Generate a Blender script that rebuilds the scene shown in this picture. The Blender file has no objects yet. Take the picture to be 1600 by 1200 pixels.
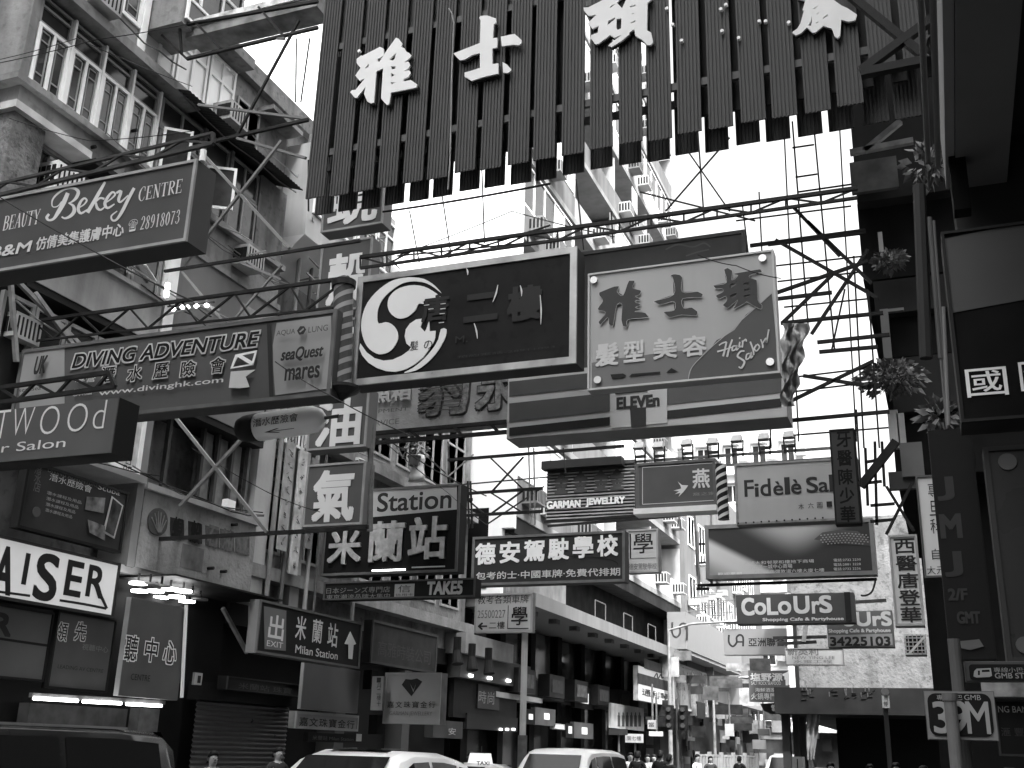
import bpy, bmesh, math, random
from mathutils import Vector, Matrix
random.seed(7)
SC = bpy.context.scene
COL = SC.collection
R = math.radians

# ------------------------------------------------------------------ camera
FPX = 1700.0                       # focal length in pixels of a 1600 x 1200 frame
CZ = 1.6
UP = Vector((145, 5050, -1700)).normalized()          # world up seen in camera axes
FW = Vector((695, -592, -1700)); FW = (FW - UP * FW.dot(UP)).normalized()   # street direction
RT = FW.cross(UP)
cam_d = bpy.data.cameras.new('camera'); cam = bpy.data.objects.new('camera', cam_d); COL.objects.link(cam)
cam_d.sensor_fit = 'HORIZONTAL'; cam_d.sensor_width = 36; cam_d.lens = FPX / 1600 * 36
cam_d.clip_start = 0.05; cam_d.clip_end = 3000
cam.matrix_world = Matrix(((RT.x, RT.y, RT.z, 0), (FW.x, FW.y, FW.z, 0), (UP.x, UP.y, UP.z, CZ), (0, 0, 0, 1)))
SC.camera = cam

# ------------------------------------------------------------------ sky, sun, exposure
SUN_EL, SUN_AZ = 56.0, 142.0       # azimuth clockwise from +Y (the street direction)
W = bpy.data.worlds.new('World'); SC.world = W; W.use_nodes = True
nt = W.node_tree; bg = nt.nodes['Background']
sky = nt.nodes.new('ShaderNodeTexSky'); sky.sky_type = 'NISHITA'; sky.sun_disc = False
sky.sun_elevation = R(SUN_EL); sky.sun_rotation = R(SUN_AZ)
sky.air_density = 1.5; sky.dust_density = 10.0; sky.ozone_density = 0.5
bw = nt.nodes.new('ShaderNodeRGBToBW')
nt.links.new(sky.outputs[0], bw.inputs[0]); nt.links.new(bw.outputs[0], bg.inputs[0])
bg.inputs[1].default_value = 0.15
sd = bpy.data.lights.new('sun', 'SUN'); sd.energy = 1.25; sd.angle = R(2.0); sd.color = (1, 1, 1)
sun = bpy.data.objects.new('sun', sd); COL.objects.link(sun)
sdir = Vector((math.sin(R(SUN_AZ)) * math.cos(R(SUN_EL)), math.cos(R(SUN_AZ)) * math.cos(R(SUN_EL)), math.sin(R(SUN_EL))))
sun.rotation_euler = sdir.to_track_quat('Z', 'Y').to_euler(); sun.location = sdir * 60
SC.view_settings.view_transform = 'Standard'; SC.view_settings.look = 'None'
SC.view_settings.exposure = 2.35; SC.view_settings.gamma = 1
SC.view_settings.use_curve_mapping = False

# ------------------------------------------------------------------ measuring: photo pixel -> point on a plane of the street
def ray(x, y):
    d = Vector((x - 800, 600 - y, -FPX))
    return Vector((d.dot(RT), d.dot(FW), d.dot(UP)))
def PY(x, y, Y):
    d = ray(x, y); return d * (Y / d.y) + Vector((0, 0, CZ))
def PX(x, y, X):
    d = ray(x, y); return d * (X / d.x) + Vector((0, 0, CZ))
def PZ(x, y, Z):
    d = ray(x, y); return d * ((Z - CZ) / d.z) + Vector((0, 0, CZ))

# ------------------------------------------------------------------ materials (all neutral: a grey place)
_M = {}
def G(v, rough=0.6, var=0.12, scale=2.0, streak=0.0, bump=0.0, metal=0.0, emit=0.0, spots=0.0):
    k = (v, rough, var, scale, streak, bump, metal, emit, spots)
    if k in _M: return _M[k]
    m = bpy.data.materials.new('grey_%03d' % len(_M)); m.use_nodes = True; _M[k] = m
    n = m.node_tree; L = n.links.new; p = n.nodes['Principled BSDF']
    p.inputs['Roughness'].default_value = rough; p.inputs['Metallic'].default_value = metal
    p.inputs['Base Color'].default_value = (v, v, v, 1)
    p.inputs['Specular IOR Level'].default_value = 0.5 if (rough < 0.3 or metal) else 0.12
    if emit:
        p.inputs['Emission Color'].default_value = (1, 1, 1, 1); p.inputs['Emission Strength'].default_value = emit
    if var or streak or bump or spots:
        tc = n.nodes.new('ShaderNodeTexCoord'); acc = None
        def noise(sc, det, vec=None):
            t = n.nodes.new('ShaderNodeTexNoise'); t.inputs['Scale'].default_value = sc; t.inputs['Detail'].default_value = det
            L(vec if vec else tc.outputs['Object'], t.inputs['Vector']); return t.outputs['Fac']
        def mapr(o, lo, hi, a, b):
            r = n.nodes.new('ShaderNodeMapRange'); r.inputs[1].default_value = lo; r.inputs[2].default_value = hi
            r.inputs[3].default_value = a; r.inputs[4].default_value = b; L(o, r.inputs[0]); return r.outputs[0]
        def mul(a, b):
            q = n.nodes.new('ShaderNodeMath'); q.operation = 'MULTIPLY'; L(a, q.inputs[0])
            if hasattr(b, 'links'): L(b, q.inputs[1])
            else: q.inputs[1].default_value = b
            return q.outputs[0]
        nf = noise(scale, 6)
        acc = mapr(nf, 0.3, 0.7, v * (1 - var), v * (1 + var))
        if streak:
            mp = n.nodes.new('ShaderNodeMapping'); mp.inputs['Scale'].default_value = (2.6, 2.6, 0.3)
            L(tc.outputs['Object'], mp.inputs['Vector'])
            acc = mul(acc, mapr(noise(1.0, 6, mp.outputs[0]), 0.45, 0.75, 1.0, 1 - streak))
        if spots:
            acc = mul(acc, mapr(noise(scale * 5, 3), 0.55, 0.68, 1.0, 1 - spots))
        L(acc, p.inputs['Base Color'])
        rr = mapr(nf, 0.3, 0.7, max(0.05, rough - 0.08), min(1, rough + 0.1)); L(rr, p.inputs['Roughness'])
        if bump:
            b = n.nodes.new('ShaderNodeBump'); b.inputs['Strength'].default_value = bump; b.inputs['Distance'].default_value = 0.03
            L(noise(scale * 8, 5), b.inputs['Height']); L(b.outputs[0], p.inputs['Normal'])
    return m

CONC = G(0.26, 0.85, 0.22, 1.3, 0.35, 0.4, spots=0.15)       # stained render
CONC_L = G(0.4, 0.8, 0.12, 1.2, 0.25, 0.2)
CONC_D = G(0.16, 0.9, 0.25, 1.5, 0.3, 0.5)
WHITE_WALL = G(0.8, 0.75, 0.05, 0.6, 0.08, 0.1)
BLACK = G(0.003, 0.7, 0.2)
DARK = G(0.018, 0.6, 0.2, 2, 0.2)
STEEL = G(0.02, 0.55, 0.4, 6, 0, 0.1)
STEEL_L = G(0.25, 0.45, 0.25, 6, 0, 0.1)
STEEL_M = G(0.12, 0.5, 0.3, 6, 0, 0.1)
FRAME_W = G(0.9, 0.4, 0.08, 3, 0.12)
FRAME_G = G(0.3, 0.5, 0.15, 3, 0.2)
GLASS = G(0.03, 0.08, 0.1, 1.2)
GLASS_L = G(0.05, 0.12, 0.6, 2.0)
CURTAIN = G(0.22, 0.9, 0.3, 5, 0.3)
LET_W = G(0.85, 0.5, 0.05, 3)
LET_G = G(0.58, 0.5, 0.06, 3)
LET_D = G(0.03, 0.5, 0.05, 3)
LET_M = G(0.16, 0.5, 0.06, 3)
LAMP = G(0.9, 0.4, 0, emit=3.0)
TUBE = G(0.9, 0.4, 0, emit=2.5)

# ------------------------------------------------------------------ objects
ROOT = {}
def thing(name, label, cat, loc=(0, 0, 0), group=None):
    o = bpy.data.objects.new(name, None); COL.objects.link(o); o.empty_display_size = 0.2
    o.location = loc; o['label'] = label; o['category'] = cat
    if group: o['group'] = group
    ROOT[o.name] = Vector(loc); return o
def rloc(o):
    while o is not None and o.parent: o = o.parent
    return ROOT.get(o.name, Vector((0, 0, 0))) if o else Vector((0, 0, 0))
class MB:
    def __init__(s): s.v = []; s.f = []
    def add(s, vs, fs):
        b = len(s.v); s.v += [Vector(p) for p in vs]; s.f += [tuple(b + i for i in f) for f in fs]; return s
    def box(s, x0, x1, y0, y1, z0, z1):
        if x0 > x1: x0, x1 = x1, x0
        if y0 > y1: y0, y1 = y1, y0
        if z0 > z1: z0, z1 = z1, z0
        return s.add([(x0,y0,z0),(x1,y0,z0),(x1,y1,z0),(x0,y1,z0),(x0,y0,z1),(x1,y0,z1),(x1,y1,z1),(x0,y1,z1)],
                     [(0,3,2,1),(4,5,6,7),(0,1,5,4),(1,2,6,5),(2,3,7,6),(3,0,4,7)])
    def obox(s, o, a, b, c):          # parallelepiped from a corner and three edge vectors
        o, a, b, c = Vector(o), Vector(a), Vector(b), Vector(c)
        return s.add([o, o+a, o+a+b, o+b, o+c, o+a+c, o+a+b+c, o+b+c],
                     [(0,3,2,1),(4,5,6,7),(0,1,5,4),(1,2,6,5),(2,3,7,6),(3,0,4,7)])
    def bar(s, p, q, w, h=None):
        p, q = Vector(p), Vector(q); h = h or w; d = (q - p)
        if d.length < 1e-6: return s
        d.normalize(); t = Vector((0, 0, 1)) if abs(d.z) < 0.95 else Vector((0, 1, 0))
        a = d.cross(t).normalized() * (w / 2); b = d.cross(a).normalized() * (h / 2)
        vs = [p-a-b, p+a-b, p+a+b, p-a+b, q-a-b, q+a-b, q+a+b, q-a+b]
        return s.add(vs, [(0,3,2,1),(4,5,6,7),(0,1,5,4),(1,2,6,5),(2,3,7,6),(3,0,4,7)])
    def tube(s, p, q, r, n=8, r2=None, cap=True):
        p, q = Vector(p), Vector(q); d = (q - p)
        if d.length < 1e-6: return s
        r2 = r if r2 is None else r2
        d.normalize(); t = Vector((0, 0, 1)) if abs(d.z) < 0.95 else Vector((0, 1, 0))
        a = d.cross(t).normalized(); b = d.cross(a).normalized()
        vs = []
        for i in range(n):
            an = 2 * math.pi * i / n; e = a * math.cos(an) + b * math.sin(an); vs += [p + e * r, q + e * r2]
        fs = [(2*i, 2*((i+1) % n), 2*((i+1) % n)+1, 2*i+1) for i in range(n)]
        if cap: fs += [tuple(2*i for i in range(n-1, -1, -1)), tuple(2*i+1 for i in range(n))]
        return s.add(vs, fs)
    def path(s, pts, r, n=5):
        for a, b in zip(pts, pts[1:]): s.tube(a, b, r, n, cap=False)
        return s
    def ring(s, rings, close=True, caps=True):
        b = len(s.v); n = len(rings[0])
        for rg in rings: s.v += [Vector(p) for p in rg]
        for k in range(len(rings) - 1):
            for i in range(n if close else n - 1):
                j = (i + 1) % n; s.f.append((b+k*n+i, b+k*n+j, b+(k+1)*n+j, b+(k+1)*n+i))
        if caps: s.f.append(tuple(b + i for i in range(n-1, -1, -1))); s.f.append(tuple(b + (len(rings)-1)*n + i for i in range(n)))
        return s
    def build(s, name, mat, parent=None, smooth=False, label=None, kind=None):
        off = rloc(parent); me = bpy.data.meshes.new(name)
        me.from_pydata([p - off for p in s.v], [], s.f)
        if smooth: me.shade_smooth()
        for m in (mat if isinstance(mat, (list, tuple)) else [mat]): me.materials.append(m)
        o = bpy.data.objects.new(name, me); COL.objects.link(o)
        if parent: o.parent = parent
        if label: o['label'] = label
        if kind: o['kind'] = kind
        return o
def box(name, mat, par, x0, x1, y0, y1, z0, z1, **k): return MB().box(x0, x1, y0, y1, z0, z1).build(name, mat, par, **k)
def lone(o, label, cat, group=None):
    o['label'] = label; o['category'] = cat
    if group: o['group'] = group
    ROOT[o.name] = Vector(o.location); return o
def struct(o): o['kind'] = 'structure'; return o
def settop(o, loc):                    # give a one-mesh thing an origin at its own base
    loc = Vector(loc); o.data.transform(Matrix.Translation(-loc)); o.location = loc; return o

# ------------------------------------------------------------------ flat outlines and lettering
def mesh_of(curve):
    o = bpy.data.objects.new('tmp', curve)
    me = o.to_mesh(); vs = [v.co.copy() for v in me.vertices]; fs = [tuple(p.vertices) for p in me.polygons]
    o.to_mesh_clear(); bpy.data.objects.remove(o); bpy.data.curves.remove(curve)
    return vs, fs
_T = {}
def glyphs(s, th, space=1.0, off=0.0):
    k = (s, th > 0, space, off)
    if k not in _T:
        c = bpy.data.curves.new('t', 'FONT'); c.body = s; c.resolution_u = 2 if any(ord(ch) > 0x2000 for ch in s) else 5; c.space_character = space; c.offset = off
        c.extrude = 0.5 if th > 0 else 0; c.fill_mode = 'FRONT' if th <= 0 else 'BOTH'
        vs, fs = mesh_of(c)
        if not vs: vs, fs = [Vector((0, 0, 0))], []
        x0 = min(v.x for v in vs); x1 = max(v.x for v in vs); y0 = min(v.y for v in vs); y1 = max(v.y for v in vs)
        sx, sy = max(x1 - x0, 1e-4), max(y1 - y0, 1e-4)
        _T[k] = ([Vector(((v.x - x0) / sx, (v.y - y0) / sy, v.z + (0.5 if th > 0 else 0))) for v in vs], fs)
    return _T[k]
def outline(splines, th):
    c = bpy.data.curves.new('s', 'CURVE'); c.dimensions = '2D'; c.fill_mode = 'BOTH'; c.extrude = th / 2
    for sp in splines:
        q = c.splines.new('POLY'); q.points.add(len(sp) - 1); q.use_cyclic_u = True
        for i, (x, y) in enumerate(sp): q.points[i].co = (x, y, 0, 1)
    vs, fs = mesh_of(c)
    return [Vector((v.x, v.y, v.z + th / 2)) for v in vs], fs
def smooth2(pts, n=4):                 # closed Catmull-Rom
    out = []; k = len(pts)
    for i in range(k):
        p0, p1, p2, p3 = (Vector(pts[(i + j - 1) % k]) for j in range(4))
        for a in range(n):
            t = a / n
            out.append(tuple(0.5 * ((2 * p1) + (p2 - p0) * t + (2 * p0 - 5 * p1 + 4 * p2 - p3) * t * t + (3 * p1 - p0 - 3 * p2 + p3) * t ** 3)))
    return out
def ribbon(pts, close=False):          # stroke of changing width: [(x, y, w), ...] -> outline
    P = [Vector((p[0], p[1])) for p in pts]; w = [p[2] / 2 for p in pts]; fine = []; fw = []
    for i in range(len(P) - 1):
        p0 = P[max(i - 1, 0)]; p1 = P[i]; p2 = P[i + 1]; p3 = P[min(i + 2, len(P) - 1)]
        for a in range(4):
            t = a / 4
            fine.append(0.5 * ((2 * p1) + (p2 - p0) * t + (2 * p0 - 5 * p1 + 4 * p2 - p3) * t * t + (3 * p1 - p0 - 3 * p2 + p3) * t ** 3)); fw.append(w[i] * (1 - t) + w[i + 1] * t)
    fine.append(P[-1]); fw.append(w[-1])
    L, Rr = [], []
    for i in range(len(fine)):
        d = fine[min(i + 1, len(fine) - 1)] - fine[max(i - 1, 0)]
        d = d.normalized() if d.length > 1e-6 else Vector((1, 0))
        nrm = Vector((-d.y, d.x)); L.append(fine[i] + nrm * fw[i]); Rr.append(fine[i] - nrm * fw[i])
    return L, Rr

class Plane:                           # an upright plane in the street: origin O, U to the right as seen, N towards the viewer
    def __init__(s, axis, c):
        s.axis, s.c = axis, c
        if axis == 'Y': s.O, s.U, s.N = Vector((0, c, 0)), Vector((1, 0, 0)), Vector((0, -1, 0))
        elif axis == 'X': s.O, s.U, s.N = Vector((c, 0, 0)), Vector((0, 1, 0)), Vector((1, 0, 0))
        elif axis == '-X': s.O, s.U, s.N = Vector((c, 0, 0)), Vector((0, -1, 0)), Vector((-1, 0, 0))
    def uv(s, x, y):
        p = PY(x, y, s.c) if s.axis == 'Y' else PX(x, y, s.c)
        return p.dot(s.U), p.z
    def w(s, u, v, d=0): return s.O + s.U * u + Vector((0, 0, v)) + s.N * d
    def slab(s, mb, u0, u1, v0, v1, d0, d1):
        mb.obox(s.w(u0, v0, d0), s.U * (u1 - u0), s.N * (d1 - d0), Vector((0, 0, v1 - v0))); return mb
class Sign(Plane):
    def __init__(s, name, label, axis, c, TL, TR, BR, BL, th=0.25, face=None, cab=None, frame=None, fw=0.05, cat='sign', group=None, back=True):
        super().__init__(axis, c)
        q = [s.uv(*p) for p in (TL, TR, BR, BL)]
        s.u0 = (q[0][0] + q[3][0]) / 2; s.u1 = (q[1][0] + q[2][0]) / 2
        s.v0 = (q[2][1] + q[3][1]) / 2; s.v1 = (q[0][1] + q[1][1]) / 2
        s.layer = 0.001; s.th = th
        s.root = thing(name, label, cat, s.w((s.u0 + s.u1) / 2, s.v0, -th / 2), group)
        cab = cab or STEEL_M
        if face is not None:
            s.slab(MB(), s.u0, s.u1, s.v0, s.v1, -th, -0.012).build('cabinet', cab, s.root)
            i = fw * 0.5 if frame else 0.004
            s.slab(MB(), s.u0 + i, s.u1 - i, s.v0 + i, s.v1 - i, -0.0121, 0).build('face', face, s.root)
        if frame:
            m = MB(); e = 0.022
            s.slab(m, s.u0, s.u1, s.v0, s.v0 + fw, -0.0115, e); s.slab(m, s.u0, s.u1, s.v1 - fw, s.v1, -0.0115, e)
            s.slab(m, s.u0, s.u0 + fw, s.v0 + fw, s.v1 - fw, -0.0115, e); s.slab(m, s.u1 - fw, s.u1, s.v0 + fw, s.v1 - fw, -0.0115, e)
            m.build('frame', frame, s.root)
    def nd(s, k=0.0015): s.layer += k; return s.layer
    def text(s, t, bl, tr, mat=None, bold=0.0, shear=0.0, th=0.0, name='lettering', d=None, par=None, space=1.0, uv=False, off=0.0):
        a = bl if uv else s.uv(*bl); b = tr if uv else s.uv(*tr)
        w, h = b[0] - a[0], b[1] - a[1]
        vs, fs = glyphs(t, th, space, off); m = MB(); d = s.nd() if d is None else d
        e = bold * abs(h)
        sh = [(0, 0)] if not bold else [(-e, -e), (e, -e), (e, e), (-e, e), (0, 0), (0, e), (0, -e), (e, 0), (-e, 0)]
        for i, (du, dv) in enumerate(sh):
            m.add([s.w(a[0] + v.x * w + du + shear * v.y * h, a[1] + v.y * h + dv, d + i * 0.0002 + v.z * th) for v in vs], fs)
        return m.build(name, mat or LET_W, par or s.root)
    def row(s, t, bl, xr, hpx, mat=None, bold=0.0, **k):      # a level row: lower-left pixel, right-end pixel column, pixel height at the left
        vx, vy = (-3721.7, 1042.4) if s.axis == 'Y' else (1495.0, 1192.2)
        yr = bl[1] + (vy - bl[1]) * (xr - bl[0]) / (vx - bl[0])
        a = s.uv(*bl); b = s.uv(xr, yr); v = s.uv(bl[0], bl[1] - hpx)
        return s.text(t, a, (b[0], v[1]), mat, bold, uv=True, **k)
    def column(s, t, top, bot, hw, mat=None, bold=0.0, fill=0.86, th=0.0, outl=None, name='lettering'):   # characters one under another; top/bot = px centres, hw = half width px
        n = len(t); k = 1.0 / n
        for i, ch in enumerate(t):
            f0, f1 = i * k + k * (1 - fill) / 2, (i + 1) * k - k * (1 - fill) / 2
            xa, ya = top[0] + (bot[0] - top[0]) * f0, top[1] + (bot[1] - top[1]) * f0
            xb, yb = top[0] + (bot[0] - top[0]) * f1, top[1] + (bot[1] - top[1]) * f1
            if outl: s.text(ch, (xb - hw, yb), (xa + hw, ya), outl, bold + 0.045, name='outline')
            s.text(ch, (xb - hw, yb), (xa + hw, ya), mat, bold, th=th, name=name)
    def shape(s, splines, mat, th=0.006, name='emblem', px=True, d=None, par=None, sm=0):
        sp = [[s.uv(*p) for p in q] if px else q for q in splines]
        if sm: sp = [smooth2(q, sm) for q in sp]
        d = s.nd() if d is None else d; vs, fs = outline(sp, th); s.layer = max(s.layer, d + th)
        return MB().add([s.w(v.x, v.y, d + v.z) for v in vs], fs).build(name, mat, par or s.root)
    def strokes(s, strokes, mat, name='lettering', k=1.0, org=(0, 0), sc=1.0, d=None):   # crop pixels -> photo pixels -> plane
        m = MB(); d = s.nd() if d is None else d
        for j, st in enumerate(strokes):
            L, Rr = ribbon([(p[0], p[1], p[2] * k) for p in st])
            LL = [s.uv(org[0] + p.x / sc, org[1] + p.y / sc) for p in L]; RR = [s.uv(org[0] + p.x / sc, org[1] + p.y / sc) for p in Rr]
            vs = []
            for a, b in zip(LL, RR): vs += [s.w(a[0], a[1], d + j * 0.0006), s.w(b[0], b[1], d + j * 0.0006)]
            m.add(vs, [(2*i, 2*i+1, 2*i+3, 2*i+2) for i in range(len(LL) - 1)])
        return m.build(name, mat, s.root)
    def panel(s, pts, mat, name='panel', th=0.004, d=None): return s.shape([pts], mat, th, name, d=d)
    def rect(s, a, b, mat, name='panel', th=0.003, d=None):     # a = lower left px, b = upper right px
        u0, v0 = s.uv(*a); u1, v1 = s.uv(*b); d = s.nd() if d is None else d; s.layer = max(s.layer, d + th)
        return s.slab(MB(), u0, u1, v0, v1, d - 0.003, d + th).build(name, mat, s.root)
    def disc(s, c, r, mat, name='screw', th=0.012, n=16):       # r in metres
        u, v = s.uv(*c); d = s.nd()
        return MB().tube(s.w(u, v, d), s.w(u, v, d + th), r, n).build(name, mat, s.root)
def fr(pts, ox, oy, sc): return [(ox + x / sc, oy + y / sc) for x, y in pts]

def truss(name, label, bars, mat=None, group=None, cat='steel frame'):
    """bars: (p, q, width, kind) with p, q points in the street"""
    zs = min(bars, key=lambda b: min(b[0].z, b[1].z)); base = zs[0] if zs[0].z < zs[1].z else zs[1]
    r = thing(name, label, cat, base, group)
    for b in bars: MB().bar(b[0], b[1], b[2]).build(b[3], b[4] if len(b) > 4 else (mat or STEEL), r)
    return r
def lerp(a, b, t): return Vector(a) + (Vector(b) - Vector(a)) * t
def zigzag(a0, a1, b0, b1, n, w, mat=None, verts=False):
    out = []
    for i in range(n):
        p = lerp(a0, a1, i / n) if i % 2 == 0 else lerp(b0, b1, i / n)
        q = lerp(b0, b1, (i + 1) / n) if i % 2 == 0 else lerp(a0, a1, (i + 1) / n)
        out.append((p, q, w, 'brace'))
        if verts: out.append((lerp(a0, a1, i / n), lerp(b0, b1, i / n), w, 'brace'))
    return out
def cable(label, pts, r=0.008, sag=0.0, mat=None, group='overhead cables'):
    P = []
    for a, b in zip(pts, pts[1:]):
        for i in range(8):
            t = i / 8; p = lerp(a, b, t); p.z -= sag * 4 * t * (1 - t); P.append(p)
    P.append(Vector(pts[-1]))
    base = min(P, key=lambda p: p.z).copy()
    return settop(lone(MB().path(P, r, 5).build('cable', mat or STEEL), label, 'cable', group), base)

# ================================================================== ground
ASPH = G(0.05, 0.85, 0.25, 1.5, 0, 0.5)
PAVE = G(0.12, 0.85, 0.2, 1.2, 0, 0.3)
struct(box('ground', ASPH, None, -300, 300, -150, 450, -0.3, 0.0))
for nm, x0, x1, y0, y1 in (('pavement_left', -30, -9.6, -8, 72), ('pavement_right', -0.95, 20, -8, 29), ('pavement_end', -40, 20, 73.5, 110)):
    struct(box(nm, PAVE, None, x0, x1, y0, y1, -0.05, 0.13))
for nm, x0, x1, y0, y1 in (('kerb_left', -9.6, -9.45, -8, 72), ('kerb_right', -1.1, -0.95, -8, 29)):
    struct(box(nm, CONC_L, None, x0, x1, y0, y1, -0.05, 0.14))
mk = MB()
for y in range(-4, 72, 6): mk.box(-5.35, -5.25, y, y + 3, 0.0, 0.004)
struct(mk.build('road_marking', G(0.7, 0.8, 0.2, 4), None))

# ================================================================== windows
def window(par, x, y0, y1, z0, z1, n, frame=None, glass=None, fw=0.05, transom=0.0, bars=None, depth=0.08, name='window', face=1):
    """casement window in a wall parallel to the street; frame mesh with pane sub-parts. face=+1 looks to +X"""
    frame = frame or FRAME_W; glass = glass or GLASS; f = face
    m = MB(); w = (y1 - y0) / n
    m.box(x - f * depth, x, y0, y1, z0, z0 + fw); m.box(x - f * depth, x, y0, y1, z1 - fw, z1)
    for i in range(n + 1):
        yc = y0 + i * w; a = fw if 0 < i < n else fw * 0.5
        ya, yb = max(y0, yc - a * 0.5), min(y1, yc + a * 0.5)
        if i == 0: ya, yb = y0, y0 + fw
        if i == n: ya, yb = y1 - fw, y1
        m.box(x - f * depth * 0.98, x - f * 0.003, ya, yb, z0 + fw, z1 - fw)
    if transom: m.box(x - f * depth * 0.9, x - f * 0.006, y0 + fw, y1 - fw, z1 - transom - fw * 0.5, z1 - transom + fw * 0.5)
    o = m.build(name, frame, par)
    for i in range(n):
        a, b = y0 + i * w + fw * 0.5, y0 + (i + 1) * w - fw * 0.5
        box('pane', glass, o, x - f * depth * 0.6, x - f * depth * 0.5, a, b, z0 + fw * 0.9, z1 - fw * 0.9)
        if bars:
            g = MB(); q = 0.022; xa, xb = x - f * depth * 0.48, x - f * depth * 0.3
            aa, bb = a + w * 0.16, b - w * 0.16; za, zb = z0 + fw + 0.05, z1 - fw - 0.05
            for yy in (aa, bb): g.box(xa, xb, yy - q / 2, yy + q / 2, za, zb)
            for zz in (za, za + 0.16, zb - 0.16, zb): g.box(xa, xb, aa + q / 2, bb - q / 2, zz - q / 2, zz + q / 2)
            g.build('grille', bars, o)
    return o
def window_y(par, y, x0, x1, z0, z1, n, frame=None, glass=None, fw=0.05, depth=0.08):
    frame = frame or FRAME_W; glass = glass or GLASS
    m = MB(); w = (x1 - x0) / n
    m.box(x0, x1, y, y + depth, z0, z0 + fw); m.box(x0, x1, y, y + depth, z1 - fw, z1)
    for i in range(n + 1):
        xc = min(max(x0 + i * w, x0 + fw / 2), x1 - fw / 2); m.box(xc - fw / 2, xc + fw / 2, y + 0.003, y + depth * 0.98, z0 + fw, z1 - fw)
    o = m.build('window', frame, par)
    for i in range(n): box('pane', glass, o, x0 + i * w + fw * 0.5, x0 + (i + 1) * w - fw * 0.5, y + depth * 0.5, y + depth * 0.6, z0 + fw * 0.9, z1 - fw * 0.9)
    return o
def aircon(par, x, y0, y1, z0, z1, out=0.45, mat=None):
    """window air conditioner sticking out of a wall that looks to +X"""
    c = box('air_conditioner', mat or FRAME_W, par, x - 0.1, x + out, y0, y1, z0, z1)
    g = MB(); n = 6
    for i in range(n):
        yy = y0 + 0.06 + (y1 - y0 - 0.12) * i / (n - 1); g.box(x + out, x + out + 0.012, yy - 0.012, yy + 0.012, z0 + 0.05, z1 - 0.05)
    for i in range(4):
        xx = x + 0.06 + (out - 0.12) * i / 3; g.box(xx - 0.035, xx + 0.035, y0 - 0.012, y0, z0 + 0.07, z1 - 0.07)
    g.build('grille', DARK, c); return c

# ================================================================== unseen block added behind the viewer to cut sky light on the left
K0 = thing('tenement_block', 'unseen plain concrete tenement added on the left behind the viewer to cut sky light', 'building', (-12, 2, 0))
box('wall', G(0.2, 0.85, 0.2, 1), K0, -26, -12.2, -50, 6.5, 0.13, 17)
for k in range(4):
    z = 4.5 + k * 3.1; box('ledge', G(0.3, 0.8), K0, -12.2, -11.8, -50, 6.5, z, z + .8)

# ================================================================== near block on the left
XF = -12.0
A = thing('tenement_block', 'stained concrete tenement with white casement windows and enclosed balconies, upper left', 'building', (XF, 10.14, 0))
WALL_A = G(0.19, 0.85, 0.35, 1.4, 0.5, 0.4, spots=0.3)
WALL_A2 = G(0.27, 0.8, 0.28, 1.3, 0.45, 0.3, spots=0.22)
box('wall', WALL_A, A, -24, -12.75, 10.16, 17.28, 4.15, 12.6)                    # core behind the bays
box('wall', WALL_A, A, -24, -12.3, 10.15, 15.2, 12.6, 19.5)
box('wall', WALL_A2, A, -12.75, XF, 10.14, 10.3, 10.75, 19.5)                     # end wall of the bays, towards the viewer
box('wall', WALL_A, A, -24, -12.7, 10.08, 10.16, 4.15, 19.5)
box('ledge', WALL_A2, A, -12.9, XF + 0.12, 10.02, 17.2, 10.73, 10.84)
box('parapet', WALL_A2, A, -12.75, XF, 10.2, 17.2, 10.02, 10.73)
box('spandrel', WALL_A2, A, -12.75, XF - 0.05, 10.2, 12.6, 8.9, 10.02)
# third floor: eight tall casements in four bays, with transom lights over them
bw_ = (13.12 - 10.32) / 4
for i in range(4):
    a = 10.32 + i * bw_; b = a + bw_ - 0.05
    window(A, XF + 0.02, a, b, 10.84, 11.93, 2, FRAME_W, GLASS_L, 0.055, bars=FRAME_G)
    window(A, XF - 0.02, a, b, 11.95, 12.42, 1, FRAME_G, GLASS, 0.04, transom=0.16)
    box('post', FRAME_W, A, XF - 0.1, XF + 0.03, b + 0.002, b + 0.048, 10.84, 12.42)
for a, b, n in ((13.2, 14.35, 2), (14.45, 15.2, 1), (15.3, 16.2, 2)):
    window(A, XF, a, b, 10.84, 11.75, n, FRAME_G, GLASS_L, 0.05)
    window(A, XF - 0.02, a, b, 11.78, 12.4, n, FRAME_G, GLASS, 0.045)
    box('post', WALL_A, A, XF - 0.1, XF + 0.02, b + 0.004, b + 0.09, 10.84, 12.45)
def open_sash(y, z0, z1, w, ang):
    m = MB(); d = Vector((math.sin(ang), math.cos(ang), 0)); o = Vector((XF + 0.04, y, z0)); t = Vector((d.y, -d.x, 0)) * 0.03; f = 0.05; H = z1 - z0
    m.obox(o, d * w, t, Vector((0, 0, f))); m.obox(o + Vector((0, 0, H - f)), d * w, t, Vector((0, 0, f)))
    m.obox(o + Vector((0, 0, f)), d * f, t, Vector((0, 0, H - 2 * f))); m.obox(o + d * (w - f) + Vector((0, 0, f)), d * f, t, Vector((0, 0, H - 2 * f)))
    s = m.build('open_sash', FRAME_W, A)
    MB().obox(o + d * f + t * 0.4 + Vector((0, 0, f)), d * (w - 2 * f), t * 0.2, Vector((0, 0, H - 2 * f))).build('pane', GLASS_L, s)
open_sash(13.25, 10.9, 11.8, 0.5, 0.9); open_sash(14.5, 10.86, 11.72, 0.55, 1.0)
box('wall', WALL_A, A, -12.75, XF - 0.02, 16.3, 17.2, 10.84, 12.5)
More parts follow.
